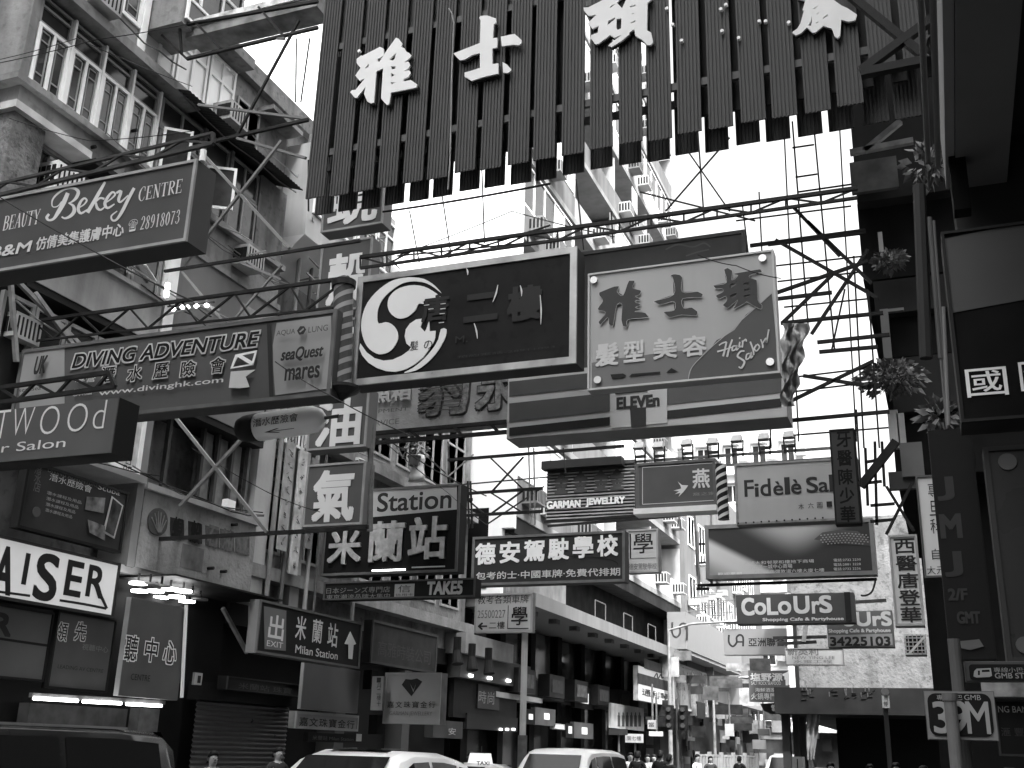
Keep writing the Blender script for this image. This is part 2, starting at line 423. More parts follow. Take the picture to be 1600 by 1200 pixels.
# eave and the sloping corrugated awning behind it
box('eave', WALL_A2, A, -12.75, XF + 0.22, 10.14, 13.9, 12.5, 12.68)
aw = MB(); n = 76; top, bot = [], []
for i in range(n + 1):
    y = 13.2 + 3.8 * i / n; dz = 0.02 * (i % 2)
    top.append((XF - 0.6, y, 12.80 + dz)); bot.append((XF + 0.5, y, 12.42 + dz))
aw.ring([top, bot], close=False, caps=False); aw.build('awning', G(0.07, 0.7, 0.3, 3, 0.3), A)
# fourth floor
box('parapet', WALL_A2, A, -12.5, XF - 0.02, 10.3, 12.35, 12.68, 13.22)
window(A, XF + 0.02, 10.5, 12.35, 13.22, 15.0, 4, FRAME_W, GLASS_L, 0.07, transom=0.5, bars=FRAME_G)
box('post', FRAME_W, A, XF - 0.1, XF + 0.04, 12.36, 12.5, 12.7, 15.2)
c = box('balcony_box', WALL_A2, A, XF - 0.1, XF + 0.7, 12.55, 13.3, 13.35, 13.95)
window(A, XF + 0.76, 12.6, 13.25, 13.45, 13.9, 1, FRAME_W, GLASS, 0.05, depth=0.05)
GLZ_GLARE = G(0.8, 0.08, 0.15, 0.8)  # bright sky reflection put into the pane colour
for a, b in ((12.55, 13.4), (13.45, 14.3), (14.35, 15.15)):
    window(A, XF - 0.05, a, b, 12.7, 14.15, 2, FRAME_W, GLZ_GLARE, 0.06, transom=0.45)
box('slab', WALL_A, A, -12.6, XF + 0.3, 12.5, 15.2, 14.2, 14.42)
window(A, XF - 0.05, 12.6, 15.1, 14.45, 16.0, 4, FRAME_W, GLASS_L, 0.07, transom=0.5)
box('slab', WALL_A2, A, -12.6, XF + 0.3, 10.3, 15.2, 16.1, 16.35)
box('slab', WALL_A2, A, -12.6, XF + 0.1, 10.3, 12.4, 15.05, 15.3)
# little lean-to with the air conditioner on the third floor
ROUGH = G(0.24, 0.95, 0.45, 2.4, 0.4, 0.9, spots=0.4)
box('lean_to', ROUGH, A, -14.5, -11.72, 9.95, 10.55, 8.7, 10.08)
box('lean_to', ROUGH, A, -14.5, -11.72, 10.551, 12.3, 8.7, 9.15)
box('lean_to', BLACK, A, -14.5, -12.05, 10.552, 12.3, 9.151, 10.07)
box('roof_slab', G(0.62, 0.8, 0.2, 3, 0.2), A, -14.5, -11.62, 9.86, 11.4, 10.08, 10.2)
box('roof_slab', DARK, A, -14.5, -11.55, 11.41, 12.5, 10.0, 10.09)
window(A, -11.98, 10.7, 12.2, 9.2, 10.0, 3, STEEL_M, GLASS, 0.04)
aircon(A, -12.0, 10.75, 11.3, 9.22, 9.7, 0.42)
# second floor: light projecting parapet, shop windows with a round character, pilaster
P2 = G(0.38, 0.75, 0.18, 1.1, 0.35, 0.2, spots=0.1)
box('parapet', P2, A, -12.6, XF + 0.1, 10.9, 13.75, 7.9, 8.62)
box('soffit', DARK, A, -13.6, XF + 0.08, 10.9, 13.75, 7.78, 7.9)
box('ledge', P2, A, -12.6, XF + 0.16, 10.9, 13.78, 8.62, 8.7)
for a, b in ((10.95, 11.6), (11.62, 12.3), (12.32, 13.0), (13.02, 13.72)):
    window(A, XF + 0.02, a, b, 8.7, 9.95, 1, FRAME_G, GLASS, 0.06, transom=0.35)
box('pilaster', FRAME_W, A, -12.6, XF + 0.12, 13.8, 14.05, 7.2, 10.0)
box('wall', G(0.19, 0.8, 0.1, 0.8, 0.2), A, -12.7, XF + 0.02, 14.06, 17.25, 7.15, 10.0)
box('wall_joint', WALL_A2, A, XF + 0.02, XF + 0.06, 14.06, 17.25, 9.9, 10.01)
# first floor: open loggia over the old petrol company parapet
PAR = G(0.27, 0.9, 0.2, 1.6, 0.45, 0.5, spots=0.2)
box('parapet', PAR, A, -12.4, XF, 14.08, 17.3, 4.22, 5.5)
box('coping', G(0.33, 0.85, 0.2, 2, 0.3), A, -12.45, XF + 0.07, 14.05, 17.3, 5.5, 5.6)
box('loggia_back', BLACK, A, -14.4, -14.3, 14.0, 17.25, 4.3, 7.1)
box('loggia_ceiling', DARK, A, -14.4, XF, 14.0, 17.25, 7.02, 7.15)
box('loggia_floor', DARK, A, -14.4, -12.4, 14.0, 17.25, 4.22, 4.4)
for i, y in enumerate((14.12, 14.75, 15.7, 16.15, 16.6, 17.12)):
    box('mullion', STEEL_M if i in (0, 5) else G(0.07, 0.6), A, XF - 0.3, XF - 0.22, y, y + 0.07, 5.6, 7.02)
for y in (15.77, 16.22, 16.67):
    box('curtain', CURTAIN, A, XF - 0.36, XF - 0.33, y + 0.02, y + 0.36, 5.6, 7.0)
box('lamp', FRAME_W, A, XF + 0.0, XF + 0.12, 16.15, 16.4, 5.62, 5.78)
# first floor left: white window bays covered with stickers
box('ledge', FRAME_G, A, -12.6, XF + 0.1, 10.4, 13.98, 5.55, 5.66)
for a, b in ((10.6, 11.2), (11.22, 11.85), (11.87, 12.5), (12.52, 13.12)):
    window(A, XF + 0.02, a, b, 5.68, 7.6, 1, FRAME_G, GLASS, 0.06)
w_ = window(A, XF + 0.04, 13.16, 13.86, 5.68, 7.6, 1, FRAME_W, G(0.55, 0.4, 0.2, 6), 0.07)
box('post', G(0.2, 0.7), A, -12.6, XF + 0.02, 13.87, 14.04, 4.2, 7.7)
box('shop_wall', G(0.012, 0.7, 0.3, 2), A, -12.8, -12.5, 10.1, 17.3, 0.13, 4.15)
box('slab', G(0.35, 0.85, 0.2, 2, 0.3), A, -14, XF - 0.02, 10.1, 17.3, 4.1, 4.22)
aircon(A, XF - .25, 10.75, 11.25, 6.95, 7.32, 0.4, G(.45))
for a_, b_ in (((XF + .1, 10.5, 8.0), (XF + .15, 10.9, 6.6)), ((XF + .1, 10.6, 7.8), (XF + .3, 12.4, 7.0)), ((XF + .15, 11.0, 7.7), (XF + .3, 11.8, 7.1))): MB().bar(a_, b_, .06).build('brace', STEEL_L, A)
rr = random.Random(41)
for k in range(16):                                    # loose wires and conduits clipped along the front
    y = 10.4 + rr.random() * 5; z = rr.choice((8.75, 9.0, 10.1, 10.4, 10.78, 12.55, 12.72, 13.0, 7.95, 5.7, 7.4)); L_ = 1.5 + rr.random() * 4
    pts_ = [Vector((XF + .16 + .05 * rr.random(), min(y + L_ * q / 6, 17.2), z + rr.uniform(-.05, .05) - .12 * math.sin(q / 6 * 3.14))) for q in range(7)]
    MB().path(pts_, .009 + .006 * rr.random(), 5).build('wire', rr.choice((STEEL, G(.15), G(.3))), A)
for y, z in ((11.0, 12.78), (14.6, 12.75), (15.6, 10.2)): aircon(A, XF, y, y + .55, z, z + .4, .35, G(.4, .5, .2, 4))
for k in range(7):
    y = 10.6 + rr.random() * 6; z = rr.choice((10.3, 8.4, 7.0, 12.6)); MB().bar((XF, y, z), (XF + .7, y + .1, z + .12), .025).build('drying_pole', rr.choice((STEEL_L, STEEL_M)), A)
for y0, y1, z0, z1, v in ((10.9, 11.9, 9.3, 9.9, .14), (12.1, 12.5, 10.1, 10.6, .38), (14.4, 15.3, 7.4, 8.3, .13), (16.0, 16.9, 8.5, 9.6, .26), (15.2, 15.8, 4.4, 4.8, .17)):
    box('repair_patch', G(v, .9, .4, 3, .4), A, XF - .06, XF + .026 if z0 > 7 else XF + .004, y0, y1, z0, z1)
# round roundel character on the second-floor glass, and stickers
S = Plane('X', XF + 0.05)
def on_wall(parent, pl, t, bl, tr, mat, name='lettering', bold=0.0, d=0.01, th=0.0):
    a, b = pl.uv(*bl), pl.uv(*tr); vs, fs = glyphs(t, th); m = MB(); e = bold * abs(b[1] - a[1])
    for i, (du, dv) in enumerate([(0, 0)] if not bold else [(-e, -e), (e, e), (e, -e), (-e, e), (0, 0), (e, 0), (-e, 0), (0, e), (0, -e)]):
        m.add([pl.w(a[0] + v.x * (b[0] - a[0]) + du, a[1] + v.y * (b[1] - a[1]) + dv, d + i * 0.0005 + v.z * th) for v in vs], fs)
    return m.build(name, mat, parent)
on_wall(A, S, '會', (193, 424), (214, 398), LET_G)
on_wall(A, S, '險', (168, 405), (183, 380), LET_G)
MB().bar(S.w(*S.uv(225, 414), 0.02), S.w(*S.uv(242, 440), 0.02), 0.05, 0.02).build('sticker', LET_W, A)
SB = Plane('X', XF + 0.05)
for i, ch in enumerate('潛水用品'):
    y = 664 + i * 19; on_wall(A, SB, ch, (196 - i * 1.5, y + 14), (211 - i * 1.5, y), LET_D if i % 2 else LET_M)
# fan emblem and the ghosts of the old characters on the parapet
SP = Plane('X', XF + 0.003)
def wall_shape(par, pl, sp, mat, name, th=0.02, d=0.0, sm=0):
    q = [[pl.uv(*p) for p in s] for s in sp]
    if sm: q = [smooth2(s, sm) for s in q]
    vs, fs = outline(q, th); return MB().add([pl.w(v.x, v.y, d + v.z) for v in vs], fs).build(name, mat, par)
cx, cy = 245, 816
fan = [(231, 826), (230, 812), (233, 802), (239, 796), (246, 794), (253, 797), (258, 804), (260, 814), (258, 827), (253, 834), (248, 837), (243, 836), (236, 833)]
e_ = wall_shape(A, SP, [fan], G(0.07, 0.7, 0.2, 8), 'emblem', 0.03, sm=3)
for k, (x, y) in enumerate(((234, 806), (239, 800), (244, 797), (249, 799), (254, 803), (257, 811))):
    a, b = SP.uv(x, y + 2), SP.uv(246 + (k - 2.5) * 0.8, 832)
    MB().bar(SP.w(*a, 0.034), SP.w(*b, 0.034), 0.025, 0.012).build('emblem_rib', G(0.2, 0.7, 0.2, 8), e_)
for i, (x, y, ch, v) in enumerate(((266, 808, '蜆', 0.03), (294, 814, '殼', 0.03), (321, 821, '石', 0.09), (344, 826, '油', 0.1), (368, 832, '氣', 0.11))):
    wall_shape(A, SP, [[(x, y), (x + 21, y + 5), (x + 21, y + 36), (x, y + 30)]], G(v * 1.2, 0.9, 0.5, 9, 0.5, 0.3), 'old_character_plate', 0.01, 0.001)
    on_wall(A, SP, ch, (x + 1, y + 32), (x + 20, y + 4), G(0.015 if i < 2 else 0.16, 0.8, 0.3, 9), bold=0.03, d=0.015)
for x, y in ((325, 888), (345, 893), (362, 820), (205, 205), (140, 231)):
    pl = SP if y > 700 else Plane('X', XF - 0.04); u = pl.uv(x, y)
    MB().tube(pl.w(*u, -0.02), pl.w(*u, 0.12), 0.03, 8).build('spout', DARK, A)

# ================================================================== middle block, left
Bk = thing('tenement_block', 'lower weathered tenement behind the hanging sign boxes on the left, pipes on its front', 'building', (-12.3, 17.4, 0))
XB = -12.45
WB = G(0.2, 0.9, 0.35, 1.4, 0.5, 0.6, spots=0.3)
box('wall', WB, Bk, -24, XB, 17.32, 28.3, 4.1, 12.2)
box('wall', WB, Bk, -24, XB + 0.1, 15.25, 21.5, 12.71, 14.5)
box('wall', G(0.6, 0.8, 0.15, 1, 0.2), Bk, -24, XB - 0.6, 21.5, 28.2, 12.2, 14.0)
box('parapet', WB, Bk, -24, XB + 0.25, 15.25, 21.5, 14.5, 14.9)
box('bay', G(0.5, 0.8, 0.15, 1, 0.3), Bk, XB, XB + 0.75, 17.5, 21.4, 11.7, 13.9)
MB().add([(XB, 17.5, 11.0), (XB, 21.4, 11.0), (XB + 0.75, 21.4, 11.7), (XB + 0.75, 17.5, 11.7), (XB, 17.5, 11.7), (XB, 21.4, 11.7)],
         [(0, 1, 2, 3), (0, 3, 4), (1, 5, 2), (0, 4, 5, 1), (3, 2, 5, 4)]).build('bay_underside', G(0.6, 0.8, 0.1), Bk)
for a in (17.7, 18.65, 19.6, 20.5): window(Bk, XB + 0.8, a, a + 0.85, 12.3, 13.7, 2, FRAME_W, GLASS_L, 0.06, transom=0.4)
box('ledge', WB, Bk, XB, XB + 0.5, 16.3, 17.45, 14.05, 14.15)
window(Bk, XB + 0.14, 15.6, 16.4, 13.1, 14.0, 2, FRAME_G, GLASS, 0.05)
for z0, z1 in ((8.3, 10.2), (5.2, 7.2)):
    for a in (17.6, 19.1, 20.6, 22.1, 23.6, 25.1, 26.6): window(Bk, XB + 0.04, a, a + 1.2, z0, z1, 2, FRAME_G, GLASS, 0.06, transom=0.5)
    box('slab', CONC, Bk, XB, XB + 0.35, 17.32, 28.2, z0 - 0.6, z0 - 0.35)
for a in (18.0, 21.0, 24.2): aircon(Bk, XB, a, a + 0.7, 7.35, 7.8)
box('pier', CONC_L, Bk, XB, XB + 0.3, 17.35, 17.9, 4.1, 8.3); box('pier', CONC_L, Bk, XB, XB + 0.28, 18.9, 19.25, 4.1, 8.3)
for y, r, m_ in ((17.95, .05, CONC), (18.45, .04, STEEL_M), (19.35, .045, FRAME_G), (19.7, .03, STEEL_M), (21.3, .05, CONC)):
    MB().tube((XB + 0.38, y, 3.9), (XB + 0.38, y, 14.4), r, 8).build('drain_pipe', m_, Bk)
rr = random.Random(21)
for k in range(26):                                   # drying racks, cages and small pipes between the floors
    y = 17.5 + rr.random() * 5; z = 7.4 + rr.random() * 6.4; L_ = .5 + rr.random() * 1.2
    MB().bar((XB + .5 + rr.random() * .4, y, z), (XB + .5 + rr.random() * .4, y + L_, z + rr.uniform(-.15, .15)), .03).build('drying_pole', rr.choice((STEEL_L, STEEL_M, FRAME_G)), Bk)
for k in range(10):
    y = 17.6 + rr.random() * 4; z = 8 + rr.random() * 5
    MB().bar((XB + .1, y, z), (XB + 1.0, y, z + .05), .03).build('bracket', STEEL_L, Bk)
for y, z, w, h, v in ((18.05, 5.2, .32, 2.6, .3), (18.55, 4.8, .3, 3.0, .5), (19.05, 5.4, .25, 1.9, .2)):
    box('vertical_notice', G(v, .7, .3, 5), Bk, XB + .42, XB + .46, y, y + w, z, z + h)
    m_ = MB()
    for q in range(9):
        zc = z + .15 + q * (h - .3) / 9
        for e in range(4):
            ya = y + .06 + rr.random() * (w - .2); m_.bar((XB + .462, ya, zc + e * .03), (XB + .462, ya + rr.uniform(.03, .1), zc + e * .03 + rr.uniform(-.05, .05)), .018, .004)
    m_.build('notice_marks', G(.05), Bk, kind='stuff')
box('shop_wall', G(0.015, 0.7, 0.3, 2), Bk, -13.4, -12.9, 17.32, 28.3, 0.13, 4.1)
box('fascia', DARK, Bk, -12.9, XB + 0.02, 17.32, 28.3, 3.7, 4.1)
box('pier', G(0.08, 0.6), Bk, -12.9, XB, 21.6, 22.0, 0.13, 3.7); box('pier', G(0.08, 0.6), Bk, -12.9, XB, 24.8, 25.2, 0.13, 3.7)

# ================================================================== tall pale block with the long canopy
Ck = thing('apartment_tower', 'tall pale apartment tower with stacked balconies and a blank white end wall', 'building', (-11.5, 28.5, 0))
XC = -11.5
box('end_wall', WHITE_WALL, Ck, -24, XC + 0.36, 28.48, 28.71, 7.6, 34)
box('wall', G(0.25, 0.8, 0.15, 1, 0.3), Ck, -24, XC - 1.3, 28.7, 50, 5.5, 34)
box('end_wall', WHITE_WALL, Ck, -24, XC + 0.02, 28.48, 28.71, 5.75, 7.598)
PARC = G(0.34, 0.8, 0.12, 1.1, 0.3)
rr = random.Random(3)
z = 8.2
while z < 33:
    box('balcony_slab', G(0.25, 0.85, 0.15, 1, 0.2), Ck, XC - 1.3, XC + 0.35, 28.72, 50, z - 0.22, z)
    for i, (a, b) in enumerate(((28.72, 33.9), (34.0, 39.2), (39.3, 44.6), (44.7, 50))):
        pm = rr.choice((PARC, G(0.16, 0.8, 0.15, 1, 0.3), G(0.16, 0.8, 0.15, 1, 0.3), G(0.6, 0.8, 0.1, 1, 0.2)))
        box('balcony_front', pm, Ck, XC + 0.2, XC + 0.32, a, b, z, z + 0.85 + rr.random() * 0.15)
        box('partition', PARC, Ck, XC - 1.3, XC + 0.3, b + 0.0, b + 0.1, z, z + 2.55)
        k = rr.random()
        if k < 0.55: window(Ck, XC + 0.3, a + 0.05, b - 0.05, z + 1.02, z + 2.62, 5, FRAME_W, rr.choice((GLASS_L, GLASS, GLZ_GLARE)), 0.07)
        for j in range(3):
            if rr.random() < 0.6:
                y = a + 0.5 + j * 1.6; aircon(Ck, XC + 0.32, y, y + 0.7, z + 0.25, z + 0.72, 0.5, rr.choice((G(0.4), G(0.28), G(0.2))))
        if rr.random() < 0.4:
            y = a + 1 + rr.random() * 2; box('laundry', rr.choice((LET_W, LET_M, G(0.5))), Ck, XC + 0.75, XC + 0.78, y, y + 0.8, z + 0.7, z + 1.7)
    z += 2.95
aircon(Ck, -17.2, 28.0, 28.05, 12.9, 13.3)
for x0, x1, z0, z1 in ((-15.9, -15.3, 15.3, 15.85), (-15.6, -14.6, 14.5, 14.75), (-13.2, -12.7, 10.2, 10.75)):
    c = box('air_conditioner', FRAME_G, Ck, x0, x1, 27.9, 28.5, z0, z1)
    for k in range(5): box('slat', DARK, c, x0 + .05, x1 - .05, 27.885, 27.9, z0 + .06 + k * (z1 - z0 - .12) / 5, z0 + .1 + k * (z1 - z0 - .12) / 5)
for x in (-13.6, -13.1): MB().tube((x, 28.4, 5.8), (x, 28.4, 12.5), 0.05, 8).build('drain_pipe', FRAME_G, Ck)
box('door', BLACK, Ck, -13.05, -11.9, 28.46, 28.478, 5.9, 8.2)
# canopy over the pavement
box('canopy', G(0.2, 0.7, 0.08, 1, 0.2), Ck, -10.62, -10.5, 28.6, 47.4, 5.4, 5.78)
box('canopy_slab', G(0.2, 0.7, 0.1, 1), Ck, -13.2, -10.62, 28.6, 47.4, 5.42, 5.7)
for i in range(9):
    y = 29.8 + i * 2.0; box('ceiling_lamp', STEEL_M, Ck, -11.2, -10.95, y, y + 0.35, 5.28, 5.42)
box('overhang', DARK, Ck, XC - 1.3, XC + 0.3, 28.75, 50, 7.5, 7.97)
box('corrugated_hoarding', G(0.16, 0.6, 0.2, 3, 0.3), Ck, XC - 0.4, XC + 0.1, 28.75, 34, 5.8, 7.5)
cr = MB()
for i in range(50):
    y = 28.8 + i * 0.104; cr.box(XC + 0.1, XC + 0.13, y, y + 0.05, 5.82, 7.48)
cr.build('corrugation', G(0.2, 0.6, 0.2, 3, 0.3), Ck)
box('dark_storey', BLACK, Ck, XC - 1.3, XC - 0.5, 34, 50, 5.75, 7.5)
for y in (35, 38.5, 42): MB().path([Vector((-10.7, y, 5.78)), Vector((-10.7, y, 6.4)), Vector((-10.7, y + 1.2, 6.4)), Vector((-10.7, y + 1.2, 5.78))], 0.02, 6).build('rail', G(.12), Ck)
# glazed mezzanine and shop fronts under the canopy
SG = G(0.02, 0.15, 0.3, 0.8)
box('shop_front', SG, Ck, -13.3, -12.9, 28.6, 50, 0.13, 5.4)
for i in range(8):
    y = 28.7 + i * 2.7; box('pier', BLACK, Ck, -12.9, -12.6, y, y + 0.45, 0.13, 5.4)
for i in range(7):
    y = 29.3 + i * 2.7; box('shop_pane', G(0.045, 0.1, 0.6, 0.7), Ck, -12.89, -12.84, y, y + 2.0, 3.9, 5.35)
box('fascia', G(0.03, 0.5, 0.2), Ck, -12.9, -12.3, 28.6, 50, 3.2, 3.75)
box('ledge', G(0.45, 0.6), Ck, -12.9, -12.2, 30.2, 34.2, 3.05, 3.2)

for k, y in enumerate((31.2, 34.0, 36.6, 39.3, 42.2, 45.0)):
    t_ = box('name_box', G(.03, .4, .2), Ck, -12.3, -11.9, y, y + 1.5, 3.25, 3.95); box('name_plate', G((.1, .06, .14)[k % 3], .4, .6, 5), t_, -11.9, -11.88, y + .2, y + 1.3, 3.4, 3.8)
# ================================================================== further left: pale block with rounded sign storey
Dk = thing('pale_corner_block', 'pale rendered block past the long canopy with a wide light sign band', 'building', (-11.2, 50, 0))
PALE = G(0.15, 0.8, 0.1, 0.8, 0.2)
box('wall', PALE, Dk, -24, -11.0, 50.2, 73, 4.2, 15.5)
box('sign_band', G(0.2, 0.6, 0.05), Dk, -11.0, -10.2, 46.5, 60, 5.85, 7.4)
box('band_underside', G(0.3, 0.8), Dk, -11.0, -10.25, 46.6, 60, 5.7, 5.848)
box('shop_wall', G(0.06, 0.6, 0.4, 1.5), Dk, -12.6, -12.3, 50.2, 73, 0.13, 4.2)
box('upper_band', G(0.18, 0.7, 0.1), Dk, -11.0, -10.4, 60.3, 72.5, 4.2, 5.4)
for z0 in (8.2, 11.1):
    for a in (51, 53.5, 56, 58.5, 61, 63.5, 66, 68.5): window(Dk, -10.96, a, a + 1.5, z0, z0 + 1.5, 2, FRAME_W, GLASS, 0.08)
    for a in (52.6, 57.6, 62.6): aircon(Dk, -11, a, a + 0.8, z0 - 0.7, z0 - 0.2, 0.5)
for i in range(14):
    y = 50.4 + i * 0.6; z = 7.9 + (i * 7 % 5) * .35
    MB().bar((-10.95, y, z), (-10.1, y + .1, z + .05), .05).build('drying_pole', STEEL_M, Dk)
    if i % 3 == 0: box('air_conditioner', G(.3), Dk, -10.95, -10.45, y + .15, y + .55, z + .3, z + .6)

# ================================================================== far end of the street
Ek = thing('white_end_block', 'white apartment block closing the far end of the street, air conditioners on every floor', 'building', (-13, 75, 0))
box('wall', G(0.5, 0.8, 0.06, 0.5, 0.15), Ek, -22, -8.0, 75, 90, 3.5, 23.4)
box('shop_wall', G(0.05, 0.7, 0.5, 1.2), Ek, -22, -8.0, 75.3, 90, 0.13, 3.5)
for k in range(7):
    z0 = 4.6 + k * 2.75
    box('ledge', FRAME_W, Ek, -22, -8, 74.6, 75, z0 - 0.75, z0 - 0.5)
    for j in range(7):
        x = -21.2 + j * 1.95
        window_y(Ek, 74.93, x, x + 1.0, z0, z0 + 1.3, 2, FRAME_W, GLASS, 0.08)
        c = box('air_conditioner', FRAME_W if (j + k) % 3 else FRAME_G, Ek, x + 1.1, x + 1.75, 74.45, 75, z0 + 0.25, z0 + 0.75)
        box('hood', FRAME_G, Ek, x - 0.1, x + 1.1, 74.5, 75, z0 + 1.35, z0 + 1.42)
Fk = thing('low_tiled_block', 'lower tiled block at the far bend with an awning over the shops', 'building', (-5, 72, 0))
box('wall', G(0.18, 0.7, 0.25, 1.4, 0.3), Fk, -8.0, 4, 72, 85, 3.6, 15.0)
box('shop_wall', G(0.04, 0.7, 0.5, 1.2), Fk, -8.0, 4, 72.4, 85, 0.13, 3.6)
MB().add([(-9.2, 70.6, 3.3), (-4, 70.6, 3.3), (-4, 72, 4.1), (-9.2, 72, 4.1), (-9.2, 70.6, 3.1), (-4, 70.6, 3.1)], [(0, 1, 2, 3), (4, 5, 1, 0)]).build('awning', G(.3, .7, .2), Fk)
for k in range(3):
    for j in range(5): window_y(Fk, 71.94, -7.5 + j * 1.8, -6.4 + j * 1.8, 5 + k * 3, 6.5 + k * 3, 2, FRAME_G, GLASS, 0.08)

# ================================================================== right side: near block with its overhang
Rn = thing('shadowed_near_block', 'dark overhanging building right above the camera at the right edge', 'building', (1.0, 2, 0))
a, b = PZ(1493, 296, 6.0), PZ(1562, 296, 6.0)
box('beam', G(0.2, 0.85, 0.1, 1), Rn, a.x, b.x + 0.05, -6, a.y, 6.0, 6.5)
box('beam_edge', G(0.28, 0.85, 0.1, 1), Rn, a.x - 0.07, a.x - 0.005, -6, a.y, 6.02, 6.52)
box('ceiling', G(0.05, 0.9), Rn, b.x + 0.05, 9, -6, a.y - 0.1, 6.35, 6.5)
box('wall', G(0.1, 0.9), Rn, a.x + 0.02, 14, -48, a.y + 0.4, 6.5, 48)  # unseen tall mass, height and length set to keep sun off the street
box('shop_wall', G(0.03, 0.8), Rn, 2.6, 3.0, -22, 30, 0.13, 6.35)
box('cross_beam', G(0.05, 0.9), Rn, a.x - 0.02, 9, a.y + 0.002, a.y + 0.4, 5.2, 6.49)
for k, dx in enumerate((-0.12, -0.19)):
    MB().tube((a.x + dx, 1, 6.08 + 0.05 * k), (a.x + dx, a.y - 0.3, 6.08 + 0.05 * k), 0.022, 8).build('conduit', G(.16), Rn)
pp = [PY(1459, -40, 8.2), PY(1466, 345, 8.2)]
box('steel_column', G(0.004, 0.8), Rn, pp[0].x - 0.055, pp[0].x + 0.065, 8.05, 8.2, pp[1].z, 12)
for x0, y0, x1, y1, r, m in ((1452, 340, 1470, 560, .02, G(0.1)), (1459, 345, 1482, 660, .012, G(.12)), (1474, 480, 1482, 665, .016, G(.2)), (1436, 290, 1447, 560, .05, G(0.035)), (1468, 540, 1480, 670, .01, G(.12))):
    MB().tube(PY(x0, y0, 8.6), PY(x1, y1, 8.6), r, 8).build('conduit', m, Rn)
wm = PY(1470, 68, 8.1)
MB().ring([[wm + Vector(((.11 + .02 * math.cos(t)) * math.cos(p), .02 * math.sin(t), (.11 + .02 * math.cos(t)) * math.sin(p))) for t in (0, 1.57, 3.14, 4.71)] for p in [i * .5236 for i in range(13)]], caps=False).build('cable_coil', DARK, Rn)

# dark stepped block behind the lattice
Rm = thing('shadowed_stepped_block', 'dark narrow block with stepped balconies and pot plants behind the steel lattice', 'building', (0, 15, 0))
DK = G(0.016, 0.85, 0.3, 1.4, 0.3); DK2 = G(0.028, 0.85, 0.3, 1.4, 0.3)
steps = ((1331, 120, 318, 0.0), (1344, 318, 440, 0.25), (1366, 440, 492, 0.1), (1381, 492, 560, 0.3), (1393, 560, 645, 0.15), (1396, 645, 745, 0.3))
for i, (x, y0, y1, dy) in enumerate(steps):
    p, q = PY(x, y0, 15 + dy), PY(x, y1, 15 + dy)
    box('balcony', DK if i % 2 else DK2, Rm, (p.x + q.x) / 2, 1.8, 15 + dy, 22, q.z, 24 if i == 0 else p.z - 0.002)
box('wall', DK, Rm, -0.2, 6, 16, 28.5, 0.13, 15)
def pybox(name, mat, par, x0, y0, x1, y1, Y, th=0.1, **k):    # px: lower left, upper right
    p, q = PY(x0, y0, Y), PY(x1, y1, Y); return box(name, mat, par, p.x, q.x, Y, Y + th, p.z, q.z, **k)
pybox('window_frame', G(0.2), Rm, 1381, 560, 1387, 482, 14.9, 0.08); pybox('window_frame', G(0.2), Rm, 1387.5, 487, 1412, 480, 14.9, 0.08)
pybox('wall_lamp', G(0.45), Rm, 1375, 405, 1378, 362, 14.8, 0.06)
pybox('white_panel', G(0.45, 0.7, 0.2, 3), Rm, 1391, 700, 1402, 640, 14.7, 0.1); pybox('white_panel', G(0.4, 0.7, 0.2, 3), Rm, 1405, 700, 1412, 645, 14.7, 0.1)
pybox('wall_patch', G(0.12, 0.9, 0.4, 3), Rm, 1331, 302, 1400, 243, 14.85, 0.08)
pybox('shutter', G(0.1, 0.7), Rm, 1390, 765, 1432, 735, 14.7, 0.1)
pybox('grey_panel', G(0.14), Rm, 1410, 745, 1440, 690, 14.6, 0.1)

YR = 36.0
# arcaded block further along, its end wall facing the viewer
Ra = thing('arcaded_block', 'low mottled concrete block with a dark fascia over a black arcade', 'building', (-2.4, YR, 0))
p0, p1 = PY(1212, 1075, YR), PY(1452, 1119, YR)
MOT = G(0.18, 0.9, 0.3, 1.6, 0.3, 0.6, spots=0.4)
box('wall', MOT, Ra, PY(1236, 1050, YR).x, 6, YR + .05, YR + 20, p0.z, 9)
box('corner_strip', FRAME_W, Ra, PY(1236, 1050, YR).x - 0.06, PY(1236, 1050, YR).x + 0.12, YR, YR + .3, p0.z, 6.6)
box('corner_strip', DARK, Ra, PY(1236, 1050, YR).x + 0.13, PY(1236, 1050, YR).x + 0.24, YR - .02, YR + .06, p0.z, 6.6)
box('fascia', G(0.016, 0.6, 0.25, 1.5, 0.25), Ra, p0.x, 2, YR - .4, YR + 20, p1.z, p0.z)
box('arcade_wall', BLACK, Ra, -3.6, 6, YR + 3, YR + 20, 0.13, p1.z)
for x0, x1, y in ((1222, 1234, YR + .2), (1239, 1249, YR + 1.5), (1251, 1259, YR + 2.6)):
    q0, q1 = PY(x0, 1150, y), PY(x1, 1150, y); box('column', G(0.035, 0.5), Ra, q0.x, q1.x, y, y + 0.35, 0.13, p1.z)
FA = Plane('Y', YR - .41)
rr = random.Random(8)
for x in (1250, 1258, 1293, 1318, 1326, 1344, 1355):       # flecks of old painted characters
    m_ = MB()
    for k in range(5):
        a_ = FA.uv(x + rr.random() * 9, 1078 + rr.random() * 15); dx, dz = rr.choice(((.16, 0), (0, .14), (.08, .05)))
        m_.bar(FA.w(a_[0], a_[1], .004), FA.w(a_[0] + dx, a_[1] + dz, .004), .03, .004)
    m_.build('paint_fleck', G(0.07, 0.8, 0.5, 12), Ra)
